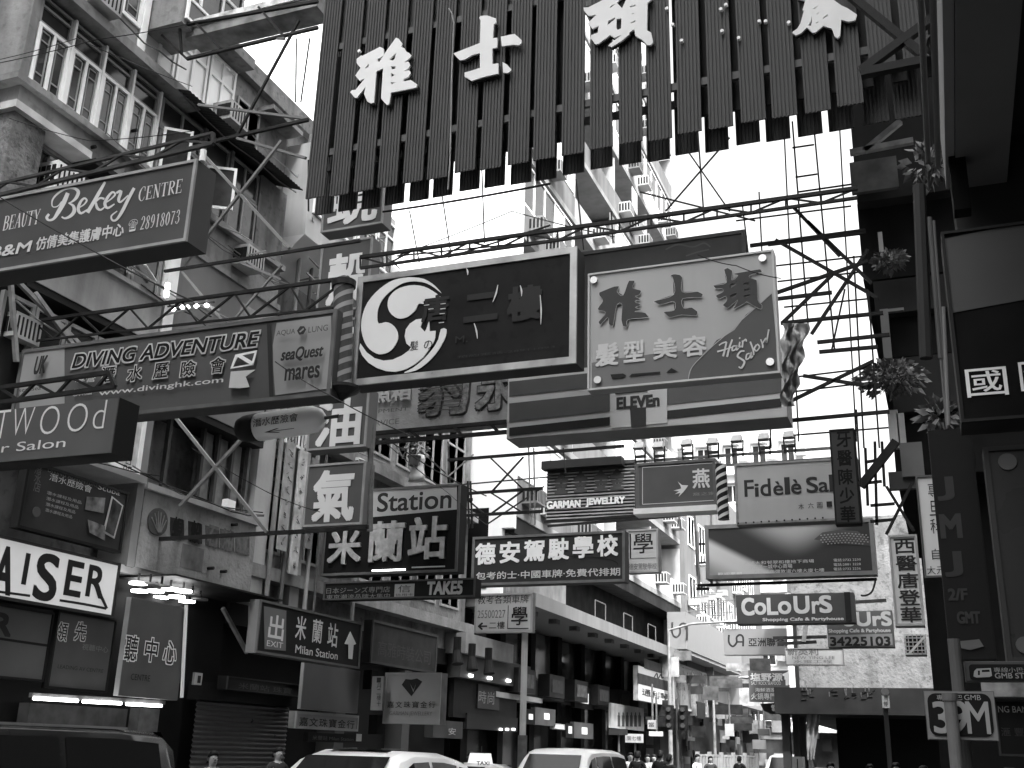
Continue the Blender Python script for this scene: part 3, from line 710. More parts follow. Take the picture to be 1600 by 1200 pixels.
# half furled grey tarpaulin hanging from the arcade
tp = MB(); rows = []
for i in range(12):
    t = i / 11; y = 1100 + t * 86; xl = 1262 - 4 * math.sin(t * 2.6) + 2 * t; xr = 1279 - 5 * t * t + 2 * math.sin(t * 5); row = []
    for j in range(9):
        p = PY(xl + (xr - xl) * j / 8, y + 2 * math.sin(j * 1.7), YR - .1); row.append(p + Vector((0, .09 * math.sin(j * 1.9 + i * .35), 0)))
    rows.append(row)
tp.ring(rows, close=False, caps=False)
lone(settop(tp.build('tarpaulin', G(0.25, 0.8, 0.35, 5, 0.4), None, smooth=True), PY(1270, 1186, YR)), 'pale tarpaulin hanging in the mouth of the black arcade', 'tarpaulin')

# ================================================================== the big slatted sign across the street
YS = 12.4
bl, brr = PY(477, 318, YS), PY(1452, 142, YS)
ZB = (PY(477, 316, YS).z + PY(900, 235, YS).z) / 2
ZT = 15.2
SL = thing('slatted_sign', 'huge dark sign of vertical corrugated strips spanning the street at the top', 'sign', (-4, YS, ZB))
STRIP = G(0.072, 0.55, 0.15, 2.5, 0.25, 0.1)
def strip_mesh(w, h, ribs):
    m = MB(); n = ribs
    for i in range(n):
        x = w * i / n; d = 0.0 if i % 2 else 0.018
        m.box(x, x + w / n * 0.999, -d, 0.012, 0, h)
    return m
pitch = 0.405; sw = 0.315; nst = int((brr.x - bl.x) / pitch) + 1
m0 = strip_mesh(sw, ZT - ZB, 13); proto = m0.build('strip', STRIP, SL); me = proto.data
for v in me.vertices: v.co += Vector(SL.location)
rr = random.Random(5); firsts = True
for i in range(nst):
    x = bl.x + i * pitch + rr.uniform(-.015, .015)
    for back in (0, 1):
        if i >= nst - 2 and not back: continue
        o = proto if firsts else proto.copy()
        if not firsts: COL.objects.link(o)
        firsts = False
        o.location = Vector((x - (0.155 if back else 0), YS + (0.52 if back else 0.0), ZB + rr.uniform(-.02, .02))) - Vector(SL.location)
        o.rotation_euler = (0, rr.uniform(-.004, .004), 0)
        if back and False: pass
back_m = G(0.012, 0.6, 0.2)
for i in range(nst):                               # inner battens close most of the gaps
    x = bl.x + i * pitch + sw; 
    if -4.3 < x < -3.1 or abs(x - PY(1058, 100, YS).x) < .2: continue
    box('batten', back_m, SL, x - .06, x + .12, YS + .2, YS + .23, ZB + .35, ZT)
for i in (nst - 2, nst - 1):                       # broken short strips at the right end
    x = bl.x + i * pitch; o = proto.copy(); o.data = strip_mesh(sw, 1.2 + 0.3 * (i % 2), 13).build('strip', STRIP, None).data
    COL.objects.link(o); o.location = Vector((x, YS, ZB + 0.5)) - Vector(SL.location)
for o in [o for o in bpy.data.objects if o.name.startswith('strip') and o.parent is None]: bpy.data.objects.remove(o)
for z in (ZB + 0.72, ZB + 2.6, ZB + 4.2):
    for dy in (0.03, 0.44): box('rail', G(0.1, 0.5, 0.3, 5), SL, bl.x + 0.02, brr.x, YS + dy, YS + dy + 0.05, z, z + 0.11)
pa, pb = PY(515, 70, YS + 0.1), PY(880, 5, YS + 0.1)
box('backing_panel', STRIP, SL, bl.x + 0.05, -3.6, YS + 0.1, YS + 0.14, (pa.z + pb.z) / 2, ZT)
box('backing_panel', back_m, SL, bl.x + 0.05, bl.x + 3.6, YS + 0.3, YS + 0.34, ZB + 0.95, (pa.z + pb.z) / 2)
class OnSign(Sign):
    def __init__(s, c, root): Plane.__init__(s, 'Y', c); s.root = root; s.layer = 0.02; s.th = 0.1
LS = OnSign(YS - 0.03, SL)
CH_W = G(0.72, 0.5, 0.05, 3)
YA = [[(760,125),(800,140),(850,210),(835,260),(880,275),(910,330),(950,345),(985,385),(960,420),(875,485),(940,470),(968,520),(940,570),(872,605),(950,595),(970,640),(940,690),(870,720),(870,755),(975,735),(1070,800),(1050,845),(690,915),(665,1075),(630,1095),(545,1000),(575,570),(480,610),(445,1055),(400,1070),(345,1035),(300,930),(325,830),(200,990),(165,985),(105,910),(125,880),(180,875),(315,710),(240,745),(175,670),(250,560),(195,490),(195,430),(260,380),(280,385),(530,258),(580,280),(585,370),(720,180)],
      [(665,440),(765,345),(740,430),(720,452)],[(500,430),(580,385),(520,470),(500,470)],[(310,575),(370,495),(365,550)],[(690,535),(755,540),(750,570),(700,580)],[(690,635),(745,660),(695,690)],[(690,760),(750,770),(690,800)]]
SHI = [[(500,90),(600,85),(720,130),(725,190),(690,215),(675,410),(740,405),(740,545),(670,560),(668,785),(755,770),(757,920),(540,970),(370,1025),(270,960),(270,905),(330,890),(490,840),(490,625),(380,655),(270,720),(200,728),(110,630),(490,480),(500,160),(480,120)],
       [(790,390),(990,350),(1090,440),(1085,490),(1040,515),(980,505),(805,528)],[(815,755),(880,790),(950,870),(890,915),(825,905)]]
DUN = [[(115,210),(210,205),(495,60),(500,-120),(560,-190),(650,-150),(660,0),(800,-60),(900,-190),(1300,-260),(1420,-180),(1150,-60),(1380,0),(1430,40),(1400,80),(1340,120),(1330,650),(1410,690),(1450,880),(1400,935),(1330,930),(1250,840),(1110,760),(1090,630),(990,690),(1000,720),(850,850),(650,970),(590,940),(640,890),(850,735),(700,790),(625,740),(400,910),(340,910),(255,800),(265,740),(390,690),(405,560),(290,620),(195,510),(370,340),(250,370),(200,360),(125,270)],
       [(620,210),(650,170),(725,140),(640,215)],[(755,120),(820,50),(950,10),(855,225)],[(1000,185),(1110,155),(1110,180),(1020,212)],[(1030,335),(1115,310),(1050,340)],[(1020,500),(1115,460),(1110,485),(1020,520)],[(570,545),(590,470),(710,400),(720,430),(600,530)],[(750,430),(840,420),(835,610),(770,640),(745,600)]]
FA_ = [[(165,690),(270,620),(330,520),(400,270),(370,260),(400,170),(420,80),(260,40),(250,-40),(350,-250),(700,-350),(850,-200),(880,0),(1020,110),(1120,180),(1230,230),(1410,350),(1380,460),(1250,490),(1110,450),(1090,760),(1050,805),(990,780),(930,620),(860,600),(770,570),(720,610),(620,690),(560,700),(455,600),(340,710),(240,750)],
       [(570,240),(690,170),(600,240)],[(640,340),(700,300),(650,350)],[(750,425),(850,345),(860,370),(770,430)],[(480,560),(530,480),(545,380),(550,500),(530,570)],[(620,510),(690,480),(640,520)]]
for sh, ox, oy, sc in ((YA, 540, 50, 9.23), (SHI, 700, 20, 9.23), (DUN, 905, 0, 12.31), (FA_, 1225, 0, 12.31)):
    px = [fr(q, ox, oy, sc) for q in sh]
    c = LS.shape(px, CH_W, 0.03, 'character', d=0.05)
    LS.shape([fr([(x + 12, y + 16) for x, y in sh[0]], ox, oy, sc)], G(0.02), 0.02, 'character_shadow', d=0.02)  # dark offset copy drawn in as the character's shadow
LS.shape([fr([(1125, -20), (1340, -20), (1235, 65)], 1225, 0, 12.31)], CH_W, 0.07, 'character', d=0.06)
for x, y in ((563, 82), (1043, 16), (1052, 41), (1066, 66), (1127, 17), (1129, 51), (1155, 62), (1187, 36), (1197, 36), (1233, 38), (1135, 10)):
    u = LS.uv(x, y); MB().tube(LS.w(*u, 0), LS.w(*u, 0.05), 0.025, 8).build('bulb', LET_W, SL)
MB().path([LS.w(*LS.uv(*p), 0.07) for p in ((704, 18), (709, 25), (712, 40), (711, 60), (709, 120), (708, 180), (706, 260), (703, 300))], 0.012, 6).build('loose_wire', STEEL_L, SL)

# ================================================================== signs, nearest first
# --- beauty centre
s = Sign('box_sign', 'dark box sign reading Beauty Bekey Centre with a phone number, upper left', 'Y', 8.6, (-70, 325), (302, 249), (300, 372), (-70, 440), 0.34, G(0.075, 0.45, 0.12, 2), G(0.07, 0.6), G(0.3, 0.5, 0.2, 4), 0.035)
BEK = [[(500,290,28),(470,360,34),(430,430,30),(395,480,18),(360,490,16),(345,470,22),(362,445,16)],
       [(455,352,6),(425,388,8),(388,390,8),(386,345,12),(420,300,14),(480,262,14),(540,255,16),(577,280,26),(562,325,24),(530,355,12),(505,365,6)],[(505,365,6),(540,385,20),(547,425,28),(520,460,22),(480,477,14),(455,465,10)],
       [(585,398,8),(620,375,10),(640,345,14),(620,330,14),(592,360,20),(577,410,24),(598,440,18),(645,412,8)],
       [(775,210,16),(730,290,26),(690,360,26),(645,435,28)],[(690,375,8),(735,330,14),(770,335,16)],[(708,362,14),(718,402,22),(745,415,14),(778,388,7)],
       [(778,365,8),(820,335,10),(850,302,14),(830,285,14),(797,320,20),(774,370,24),(795,402,18),(845,372,8)],
       [(858,292,14),(893,280,22),(875,340,22),(892,357,14),(945,308,8)],[(990,255,22),(950,330,24),(900,430,24),(860,488,16),(830,492,14),(823,460,12),(865,425,7)]]
s.strokes(BEK, LET_G, org=(0, 240), sc=4.706)
SERIF = {  # strokes in a unit box (x, y up, width)
 'B': [[(.2,0,.17),(.2,1,.17)],[(.05,.97,.05),(.55,.97,.06),(.78,.86,.16),(.72,.6,.15),(.3,.52,.05)],[(.3,.52,.05),(.75,.48,.1),(.9,.27,.18),(.7,.05,.08),(.05,.03,.05)]],
 'E': [[(.2,0,.17),(.2,1,.17)],[(.05,.97,.06),(.85,.97,.06)],[(.85,1,.06),(.85,.78,.03)],[(.2,.5,.05),(.65,.5,.05)],[(.65,.62,.04),(.65,.38,.04)],[(.05,.03,.06),(.9,.03,.06)],[(.9,0,.06),(.92,.25,.03)]],
 'A': [[(.06,.02,.06),(.47,1,.06)],[(.47,1,.16),(.88,.02,.18)],[(.25,.36,.05),(.7,.36,.05)],[(-.05,.02,.05),(.22,.02,.05)],[(.68,.02,.05),(1.05,.02,.05)]],
 'U': [[(.2,1,.17),(.2,.35,.17),(.35,.06,.12),(.6,.04,.08),(.8,.3,.07),(.8,1,.07)],[(.02,.98,.05),(.4,.98,.05)],[(.65,.98,.05),(.98,.98,.05)]],
 'T': [[(.5,0,.17),(.5,1,.17)],[(.04,.97,.06),(.96,.97,.06)],[(.05,1,.05),(.03,.76,.03)],[(.95,1,.05),(.97,.76,.03)],[(.28,.02,.05),(.72,.02,.05)]],
 'Y': [[(.5,0,.16),(.5,.45,.16)],[(.08,1,.16),(.5,.44,.15)],[(.9,1,.06),(.5,.44,.06)],[(-.04,.98,.05),(.28,.98,.05)],[(.74,.98,.05),(1.04,.98,.05)],[(.3,.02,.05),(.7,.02,.05)]],
 'C': [[(.88,.72,.05),(.8,.95,.07),(.5,1,.06),(.18,.75,.16),(.1,.48,.18),(.2,.18,.16),(.5,0,.06),(.78,.05,.06),(.92,.26,.04)],[(.88,1,.04),(.88,.68,.05)]],
 'N': [[(.15,0,.06),(.15,1,.06)],[(.12,1,.17),(.85,0,.17)],[(.85,0,.06),(.85,1,.06)],[(-.02,.98,.05),(.2,.98,.05)],[(0,.02,.05),(.3,.02,.05)],[(.7,.98,.05),(1,.98,.05)]],
 'R': [[(.2,0,.17),(.2,1,.17)],[(.05,.97,.05),(.55,.97,.06),(.8,.8,.17),(.7,.55,.12),(.3,.5,.05)],[(.45,.5,.1),(.72,.2,.17),(.98,.02,.06)],[(.03,.02,.05),(.42,.02,.05)]],
 '2': [[(.15,.75,.14),(.25,.95,.08),(.55,1,.08),(.78,.78,.17),(.6,.45,.14),(.12,.05,.08)],[(.1,.06,.14),(.88,.06,.14)]], '8': [[(.5,1,.07),(.2,.85,.13),(.35,.6,.13),(.75,.4,.16),(.75,.12,.14),(.5,0,.07),(.2,.13,.14),(.25,.4,.1),(.65,.6,.1),(.76,.85,.12),(.5,1,.07)]],
 '9': [[(.8,.65,.17),(.65,.95,.1),(.35,.97,.1),(.17,.7,.17),(.35,.45,.08),(.65,.48,.07),(.82,.68,.17),(.75,.35,.16),(.5,.08,.1),(.2,.06,.14)]], '1': [[(.5,0,.17),(.5,1,.17)],[(.28,.86,.05),(.5,1,.08)],[(.28,.02,.05),(.72,.02,.05)]],
 '0': [[(.5,1,.07),(.2,.75,.16),(.17,.5,.17),(.2,.25,.16),(.5,0,.07),(.8,.25,.16),(.83,.5,.17),(.8,.75,.16),(.5,1,.07)]], '7': [[(.12,.94,.13),(.88,.94,.13)],[(.86,.95,.06),(.55,.5,.13),(.4,0,.18)]],
 '3': [[(.18,.8,.14),(.35,.98,.08),(.65,.95,.12),(.74,.75,.16),(.6,.56,.08),(.4,.53,.06)],[(.4,.53,.06),(.72,.46,.1),(.82,.25,.17),(.6,.02,.08),(.3,.02,.08),(.14,.18,.14)]]}
def serif(sg, word, bl, tr, mat, name='lettering', k=1.15, gap=0.86):
    a, b = sg.uv(*bl), sg.uv(*tr); n = len(word); w = (b[0] - a[0]) / n; h = b[1] - a[1]; m = MB(); d = sg.nd(); j = 0
    for i, ch in enumerate(word):
        for st in SERIF[ch]:
            cw = w * gap; asp = h
            L, Rr = ribbon([(p[0] * cw, p[1] * asp, p[2] * (cw * 0.62 + asp * 0.25) * k) for p in st]); vs = []
            for p, q in zip(L, Rr): vs += [sg.w(a[0] + i * w + p.x, a[1] + p.y, d + j * .0005), sg.w(a[0] + i * w + q.x, a[1] + q.y, d + j * .0005)]
            m.add(vs, [(2*t, 2*t+1, 2*t+3, 2*t+2) for t in range(len(L) - 1)]); j += 1
    return m.build(name, mat, sg.root)
serif(s, 'BEAUTY', (4, 361), (67, 327), LET_G); serif(s, 'CENTRE', (216, 315), (290, 280), LET_G); serif(s, '28918073', (219, 360), (285, 328), LET_G)
s.text('仿倩美集護膚中心', (56, 392), (196, 348), LET_G, 0.018); s.text('☎', (200, 364), (217, 342), LET_G); s.text('B&M', (-14, 404), (50, 377), LET_G, 0.03, 0.12)
u = s.uv(308, 262); MB().tube(s.w(s.u1 + .02, s.v1 - .0, -.05), s.w(s.u1 + .02, s.v1 + .14, -.05), 0.035, 8).build('lamp', LET_W, s.root)

# --- hair salon box, far left
s = Sign('box_sign', 'grey box sign reading TWOOd and Salon at the left edge', 'Y', 8.0, (-60, 648), (181, 620), (179, 708), (-60, 727), 0.3, G(0.085, 0.5, 0.1, 2), G(0.015, 0.6))
for t, x0, y0, x1, y1, ch in ((0, -10, 686, 18, 640, 'T'), (0, 16, 682, 56, 636, 'W'), (0, 60, 680, 97, 633, 'O'), (0, 103, 676, 141, 629, 'O'), (0, 144, 671, 169, 625, 'd')):
    s.text(ch, (x0, y0), (x1, y1), LET_G, off=-0.018)
s.text('Hair Salon', (-46, 712), (105, 684), LET_G)

# --- diving shop
s = Sign('wide_box_sign', 'wide dark box sign reading DIVING ADVENTURE with a web address', 'Y', 11.0, (25, 548), (521, 485), (523, 616), (25, 668), 0.3, G(0.09, 0.5, 0.12, 1.5), G(0.06, 0.6), G(0.12, 0.5, 0.2, 4), 0.05)
PL = G(0.27, 0.5, 0.06, 2)
s.panel(((31, 551), (101, 542), (101, 652), (31, 659)), PL)
s.panel(((433, 505), (518, 494), (519, 607), (431, 618), (428, 580), (427, 540)), PL)
s.panel(((418, 506), (424, 505), (428, 619), (422, 620)), G(0.03), 'divider')
s.text('DIVING ADVENTURE', (113, 577), (404, 518), G(0.5, 0.5), 0.09, 0.18, name='outline'); s.text('DIVING ADVENTURE', (114, 576), (403, 519), G(0.012), 0.03, 0.18)
for i, (ch, x, y) in enumerate((('潛', 157, 572), ('水', 199, 570), ('歷', 240, 566), ('險', 283, 563), ('會', 329, 558))):
    s.text(ch, (x, y + 28), (x + 27, y), G(0.5, 0.5), 0.05, name='outline'); s.text(ch, (x + 1, y + 27), (x + 26, y + 1), G(0.012), 0.012)
s.text('www.divinghk.com', (157, 622), (352, 590), LET_G, 0.01)
s.text('專營', (120, 601), (153, 586), LET_G); s.text('潛水用品', (117, 621), (148, 606), LET_G)
s.shape([[(371, 556), (405, 549), (399, 572), (363, 578)], [(375, 558.5), (401, 553), (396, 570), (367, 575.5)]], LET_W, name='flag'); s.shape([[(372, 558), (380, 556), (400, 568), (397, 573)]], LET_W, name='flag_stripe')
s.shape([[(365, 583), (403, 580), (388, 591), (394, 607), (378, 609), (362, 608)]], LET_G, name='pennant')
s.text('UK', (57, 587), (79, 558), G(0.03), 0.03, 0.08); s.text('sea&sea', (35, 615), (70, 605), G(0.04)); s.text('AQUA', (436, 529), (466, 516), G(0.06)); s.text('LUNG', (486, 523), (517, 510), G(0.06))
s.shape([[(469, 520), (474, 513), (480, 513), (483, 518), (479, 525), (472, 526)], [(472, 521), (479, 515), (480, 518), (474, 523)]], G(0.04), name='emblem')
s.text('seaQuest', (443, 570), (509, 541), G(0.03), 0.025, 0.15); s.text('mares', (450, 598), (505, 574), G(0.025), 0.03)

# --- scuba cylinder sign
tk = thing('cylinder_sign', 'hanging sign shaped like a diving cylinder with Chinese characters, below the diving sign', 'sign', PY(440, 690, 11.6))
ca, cb = PY(372, 672, 11.6), PY(508, 653, 11.6); dr = (cb - ca).normalized(); L0 = (cb - ca).length; rad = 0.185
def rings_along(o, d, prof, n=20):
    t = Vector((0, 0, 1)); a_ = d.cross(t).normalized(); b_ = a_.cross(d).normalized()
    return [[o + d * x + (a_ * math.cos(2 * math.pi * i / n) + b_ * math.sin(2 * math.pi * i / n)) * r for i in range(n)] for x, r in prof]
MB().ring(rings_along(ca, dr, [(L0 * 0.24, rad), (L0 * 0.8, rad), (L0 * 0.88, rad * 0.94), (L0 * 0.95, rad * 0.72), (L0 * 0.99, rad * 0.35), (L0, rad * 0.1)])).build('body', G(0.92, 0.35, 0.04), tk, smooth=True)
MB().ring(rings_along(ca, dr, [(0, rad * 0.3), (L0 * 0.03, rad * 0.8), (L0 * 0.1, rad * 0.98), (L0 * 0.245, rad * 1.015)])).build('boot', G(0.02, 0.5), tk, smooth=True)
MB().tube(cb - dr * 0.02, cb + dr * 0.2, 0.025, 8).build('valve', STEEL_M, tk)
for k in (0.3, 0.75): MB().tube(ca + dr * L0 * k + Vector((0, 0, rad)), ca + dr * L0 * k + Vector((0, 0, rad + 0.28)), 0.012, 6).build('hanger', STEEL, tk)
def wrap_text(t, x0, x1, a0, a1, mat):      # lettering on the curved body; a in radians up from the front
    vs, fs = glyphs(t, 0); m = MB(); fwd = Vector((0, -1, 0)); fwd = (fwd - dr * fwd.dot(dr)).normalized(); upv = dr.cross(fwd) * -1
    m.add([ca + dr * (L0 * (x0 + (x1 - x0) * v.x)) + (fwd * math.cos(a0 + (a1 - a0) * v.y) + upv * math.sin(a0 + (a1 - a0) * v.y)) * (rad + 0.004) for v in vs], fs)
    m.build('lettering', mat, tk)
wrap_text('潛水歷險會', 0.27, 0.78, -0.3, 0.3, G(0.03)); wrap_text('←', 0.38, 0.72, -0.95, -0.6, G(0.03))

# --- black sign with the comma emblem
s = Sign('framed_sign', 'black metal-framed sign with a large three-comma round emblem', 'Y', 11.4, (560, 433), (899, 387), (904, 567), (548, 604), 0.3, G(0.009, 0.6, 0.7, 1.5, spots=.4), G(0.03, 0.5), G(0.36, 0.35, 0.25, 4, 0.3, metal=0.3), 0.085)
TO = {'A': [(445,270),(500,215),(580,180),(680,165),(780,180),(860,220),(940,280),(890,295),(880,305),(775,320),(775,350),(725,350),(700,405),(650,455),(600,485),(545,497),(490,480),(440,430),(420,370),(425,310)],
 'B': [(950,245),(880,190),(800,145),(720,130),(640,130),(560,150),(480,200),(400,270),(350,340),(325,410),(318,480),(330,545),(400,530),(460,550),(505,600),(525,660),(515,720),(480,780),(430,825),(360,848),(300,835),(240,795),(200,740),(170,660),(158,560),(175,450),(220,340),(300,240),(390,165),(480,115),(580,92),(680,88),(780,105),(860,150),(910,195)],
 'C': [(770,495),(700,505),(640,545),(600,600),(588,670),(605,740),(650,780),(630,810),(560,860),(470,900),(380,910),(290,885),(210,825),(150,740),(140,790),(170,860),(230,930),(310,980),(400,1012),(500,1020),(600,995),(690,945),(770,880),(830,800),(870,735),(890,680),(893,615),(835,620),(830,510),(800,600),(785,625),(745,580)],
 'D': [(945,600),(1000,600),(990,680),(950,760),(890,850),(800,940),(700,1005),(600,1030),(590,1022),(680,975),(780,890),(860,800),(920,700)]}
for k in 'ABCD': s.shape([fr(TO[k], 540, 420, 6.316)], G(0.68, 0.45, 0.04), 0.01, 'emblem', d=0.006, sm=0 if k == 'C' else 2)
s.text('髪', (641, 549), (655, 533), G(0.02), d=0.02); s.text('の', (663, 547), (677, 532), G(0.02), d=0.02)
GH = G(0.024, 0.5, 0.1)
s.text('唐', (660, 504), (702, 460), G(0.022, 0.5), 0.03, d=0.018); s.text('二', (727, 503), (777, 458), GH, 0.06, d=0.018); s.text('樓', (795, 502), (846, 446), GH, 0.05, d=0.018)
s.text('M.', (712, 537), (732, 524), GH); s.text('預約電話-28911093', (715, 561), (868, 540), GH)
for x0, y0, x1, y1 in ((779, 446, 771, 473), (742, 506, 747, 530), (845, 462, 846, 508), (814, 447, 816, 464), (730, 420, 732, 431)):
    s.strokes([[(x0, y0, 1.0), ((x0 + x1) / 2 + 1, (y0 + y1) / 2, 2.6), (x1, y1, 0.8)]], LET_G, 'scratch')
for x, y in ((668, 478), (694, 476), (694, 484), (693, 492), (692, 506), (676, 485)): s.rect((x - 4, y + 1), (x + 4, y - 1), LET_G, 'peeling')

# --- barber poles
def barber(name, label, Y, top, bot, r, stripes, dark, light, flange=True):
    a_, b_ = PY(*bot, Y), PY(*top, Y); ax = (b_ - a_); H = ax.length; ax.normalize()
    t = thing(name, label, 'barber pole', a_)
    MB().ring(rings_along(a_, ax, [(0, r), (H, r)], 24)).build('cylinder', dark, t, smooth=False)
    fx = Vector((1, 0, 0)); fy = ax.cross(fx)
    for k in range(-stripes // 2, stripes + 1):
        n = 40; vs = []; fs = []
        for i in range(n + 1):
            an = math.pi * 2 * i / n + 1.0; z0 = H * k / stripes + H * 0.3 * i / n
            za, zb = min(max(z0, .01), H - .01), min(max(z0 + H * 0.42 / stripes, .01), H - .01)
            for z in (za, zb): vs.append(a_ + ax * z + (fx * math.cos(an) + fy * math.sin(an)) * (r + 0.004))
            if i and zb - za > 1e-4: fs.append((2*i-2, 2*i, 2*i+1, 2*i-1))
        if fs: MB().add(vs, fs).build('stripe', light, t)
    if flange:
        MB().ring(rings_along(a_, ax, [(-0.16, r * .3), (-0.1, r * 1.0), (-0.04, r * 1.9), (0.0, r * 1.9), (0.02, r * 1.2)], 20)).build('base_cap', G(0.02, 0.4), t, smooth=False)
        MB().ring(rings_along(b_, ax, [(-0.02, r * 1.25), (0.06, r * 1.3), (0.1, r * 0.8), (0.14, r * .3)], 20)).build('top_cap', G(0.03, 0.4), t)
    return t
barber('barber_pole', 'dark striped barber pole beside the black emblem sign', 11.25, (537, 447), (533, 606), 0.125, 9, G(0.06, 0.4), G(0.25, 0.4))

# --- hair salon sign with the big characters
s = Sign('framed_sign', 'grey hair salon sign with big brush characters and a dark curved corner', 'Y', 10.8, (917, 427), (1207, 393), (1221, 583), (921, 611), 0.16, G(0.42, 0.5, 0.06, 1.2, 0.12), G(0.4, 0.5), G(0.5, 0.4, 0.1, 3), 0.022)
s.panel(((925, 567), (960, 561), (1030, 552), (1095, 545), (1103, 547), (1090, 565), (1080, 583), (1076, 593), (925, 607)), G(0.17, 0.5, 0.08, 1.5), d=0.002)
s.panel(((1206, 459), (1195, 468), (1185, 478), (1166, 492), (1160, 500), (1148, 516), (1132, 526), (1120, 532), (1110, 545), (1092, 560), (1082, 574), (1076, 593), (1217, 579)), G(0.095, 0.5, 0.08, 1.5), d=0.006)
s.strokes([[(1206, 459, 1.2), (1185, 478, 1.2), (1160, 500, 1.2), (1132, 526, 1.2), (1110, 545, 1.2), (1082, 574, 1.2), (1076, 593, 1.2)]], G(0.4), 'edge_line', d=0.017)
def refit(sg, sh, bb, mat, grow, name, d):
    q = sh[0]; xs = [p[0] for p in q]; ys = [p[1] for p in q]
    x0, x1, y0, y1 = min(xs), max(p[0] for s_ in sh for p in s_), min(ys), max(ys)
    sp = []
    for k, s_ in enumerate(sh):
        pts = [(bb[0] + (p[0] - x0) / (x1 - x0) * (bb[2] - bb[0]), bb[1] + (p[1] - y0) / (y1 - y0) * (bb[3] - bb[1])) for p in s_]
        sp.append(pts)
    return sg.shape(sp if not grow else sp[:1], mat, 0.006, name, d=d)
SHI2 = [[(705,120),(740,108),(790,115),(810,140),(810,262),(940,258),(985,280),(970,310),(815,320),(822,400),(890,395),(940,430),(930,465),(800,460),(700,480),(650,435),(740,418),(738,345),(620,372),(565,342),(735,285),(730,150)]]
YA2 = [[(95,265),(220,215),(265,212),(250,260),(300,290),(350,165),(400,165),(385,225),(455,250),(440,285),(405,300),(450,325),(400,345),(455,370),(405,395),(460,415),(400,430),(490,440),(522,480),(345,500),(335,560),(300,555),(285,500),(290,370),(245,380),(215,550),(180,540),(170,480),(105,545),(88,520),(150,440),(80,410),(125,340),(95,290)]]
DUN2 = [[(1075,205),(1190,180),(1170,70),(1200,55),(1240,80),(1235,160),(1290,120),(1250,105),(1480,65),(1495,90),(1400,115),(1390,140),(1450,160),(1460,330),(1495,375),(1480,410),(1370,350),(1350,360),(1250,408),(1290,330),(1200,400),(1160,375),(1190,340),(1185,300),(1125,322),(1098,295),(1160,260),(1150,235),(1100,235)],[(1340,185),(1385,180),(1385,195),(1340,200)],[(1345,240),(1390,230),(1390,245),(1345,255)],[(1345,290),(1390,280),(1390,297),(1345,305)],[(1220,200),(1280,170),(1270,200),(1230,225)],[(1225,290),(1275,270),(1265,300),(1225,312)]]
for sh in (YA2, SHI2, DUN2): s.shape([fr(q, 920, 410, 5.517) for q in sh], G(0.055, 0.5), 0.004, 'character', d=0.019); s.strokes([[(x, y, 3) for x, y in q + q[:1]] for q in sh[:1]], G(.5), 'character_edge', org=(920, 410), sc=5.517, d=0.0235)
for i, (ch, x0, y0, x1, y1) in enumerate((('髮', 932, 573, 966, 536), ('型', 976, 567, 1007, 532), ('美', 1022, 562, 1057, 528), ('容', 1068, 558, 1103, 524))):
    s.text(ch, (x0, y0), (x1, y1), LET_G, 0.03, d=0.017)
HS = [[(1125,720,10),(1155,700,12),(1190,690,12)],[(1190,690,14),(1175,760,16),(1160,815,18)],[(1110,775,16),(1180,755,10),(1240,735,10)],[(1240,670,14),(1215,740,16),(1195,820,18)],
      [(1270,725,10),(1245,730,12),(1240,765,14),(1265,755,10),(1280,720,10),(1275,760,14),(1295,745,8)],[(1305,690,12),(1300,735,16),(1318,725,8)],[(1300,655,14),(1308,662,14)],[(1325,680,10),(1330,700,14),(1325,740,14)],[(1330,690,10),(1355,670,14),(1362,690,10)],
      [(1345,770,14),(1310,775,14),(1285,815,16),(1320,840,16),(1345,865,18),(1320,915,16),(1295,905,10)],[(1390,790,10),(1365,800,12),(1360,840,14),(1385,830,10),(1405,780,10),(1400,830,14),(1420,810,8)],[(1395,690,14),(1420,760,14),(1425,805,14)],[(1450,715,12),(1430,750,14),(1450,770,12),(1475,735,12),(1455,710,12)],[(1485,670,10),(1500,710,14),(1505,745,14)],[(1505,700,10),(1530,660,12),(1535,700,14),(1545,640,12),(1555,585,14)]]
s.strokes(HS, LET_G, org=(920, 410), sc=5.517, d=0.018)
s.panel(fr([(190, 970), (300, 962), (325, 978), (295, 1000), (205, 1008)], 920, 410, 5.517), G(0.02), 'arrow', d=0.014)
s.panel(fr([(375, 965), (620, 945), (612, 962), (350, 990)], 920, 410, 5.517), G(0.02), 'arrow', d=0.014)
s.panel(fr([(715, 915), (770, 945), (670, 955)], 920, 410, 5.517), G(0.02), 'arrow', d=0.014)
for x, y in ((929, 439), (1192, 405), (1204, 567), (935, 595)): s.disc((x, y), 0.042, G(0.45, 0.3, 0.1, 4, metal=0.6), 'mirror_screw')

# --- faded dark board behind it
s = Sign('dark_board', 'faded dark board with a rusted edge behind the hair salon sign', 'Y', 13.6, (905, 392), (1168, 362), (1170, 600), (905, 620), 0.2, G(0.07, 0.6, 0.3, 1.2, 0.2), DARK, G(0.09, 0.6, 0.3, 4), 0.05)
s.strokes([[(1040, 390, 2), (1060, 382, 3), (1082, 386, 2), (1100, 380, 3), (1110, 386, 2)], [(1072, 400, 2), (1090, 394, 2.5), (1108, 390, 2)]], G(0.12), 'faded_paint')
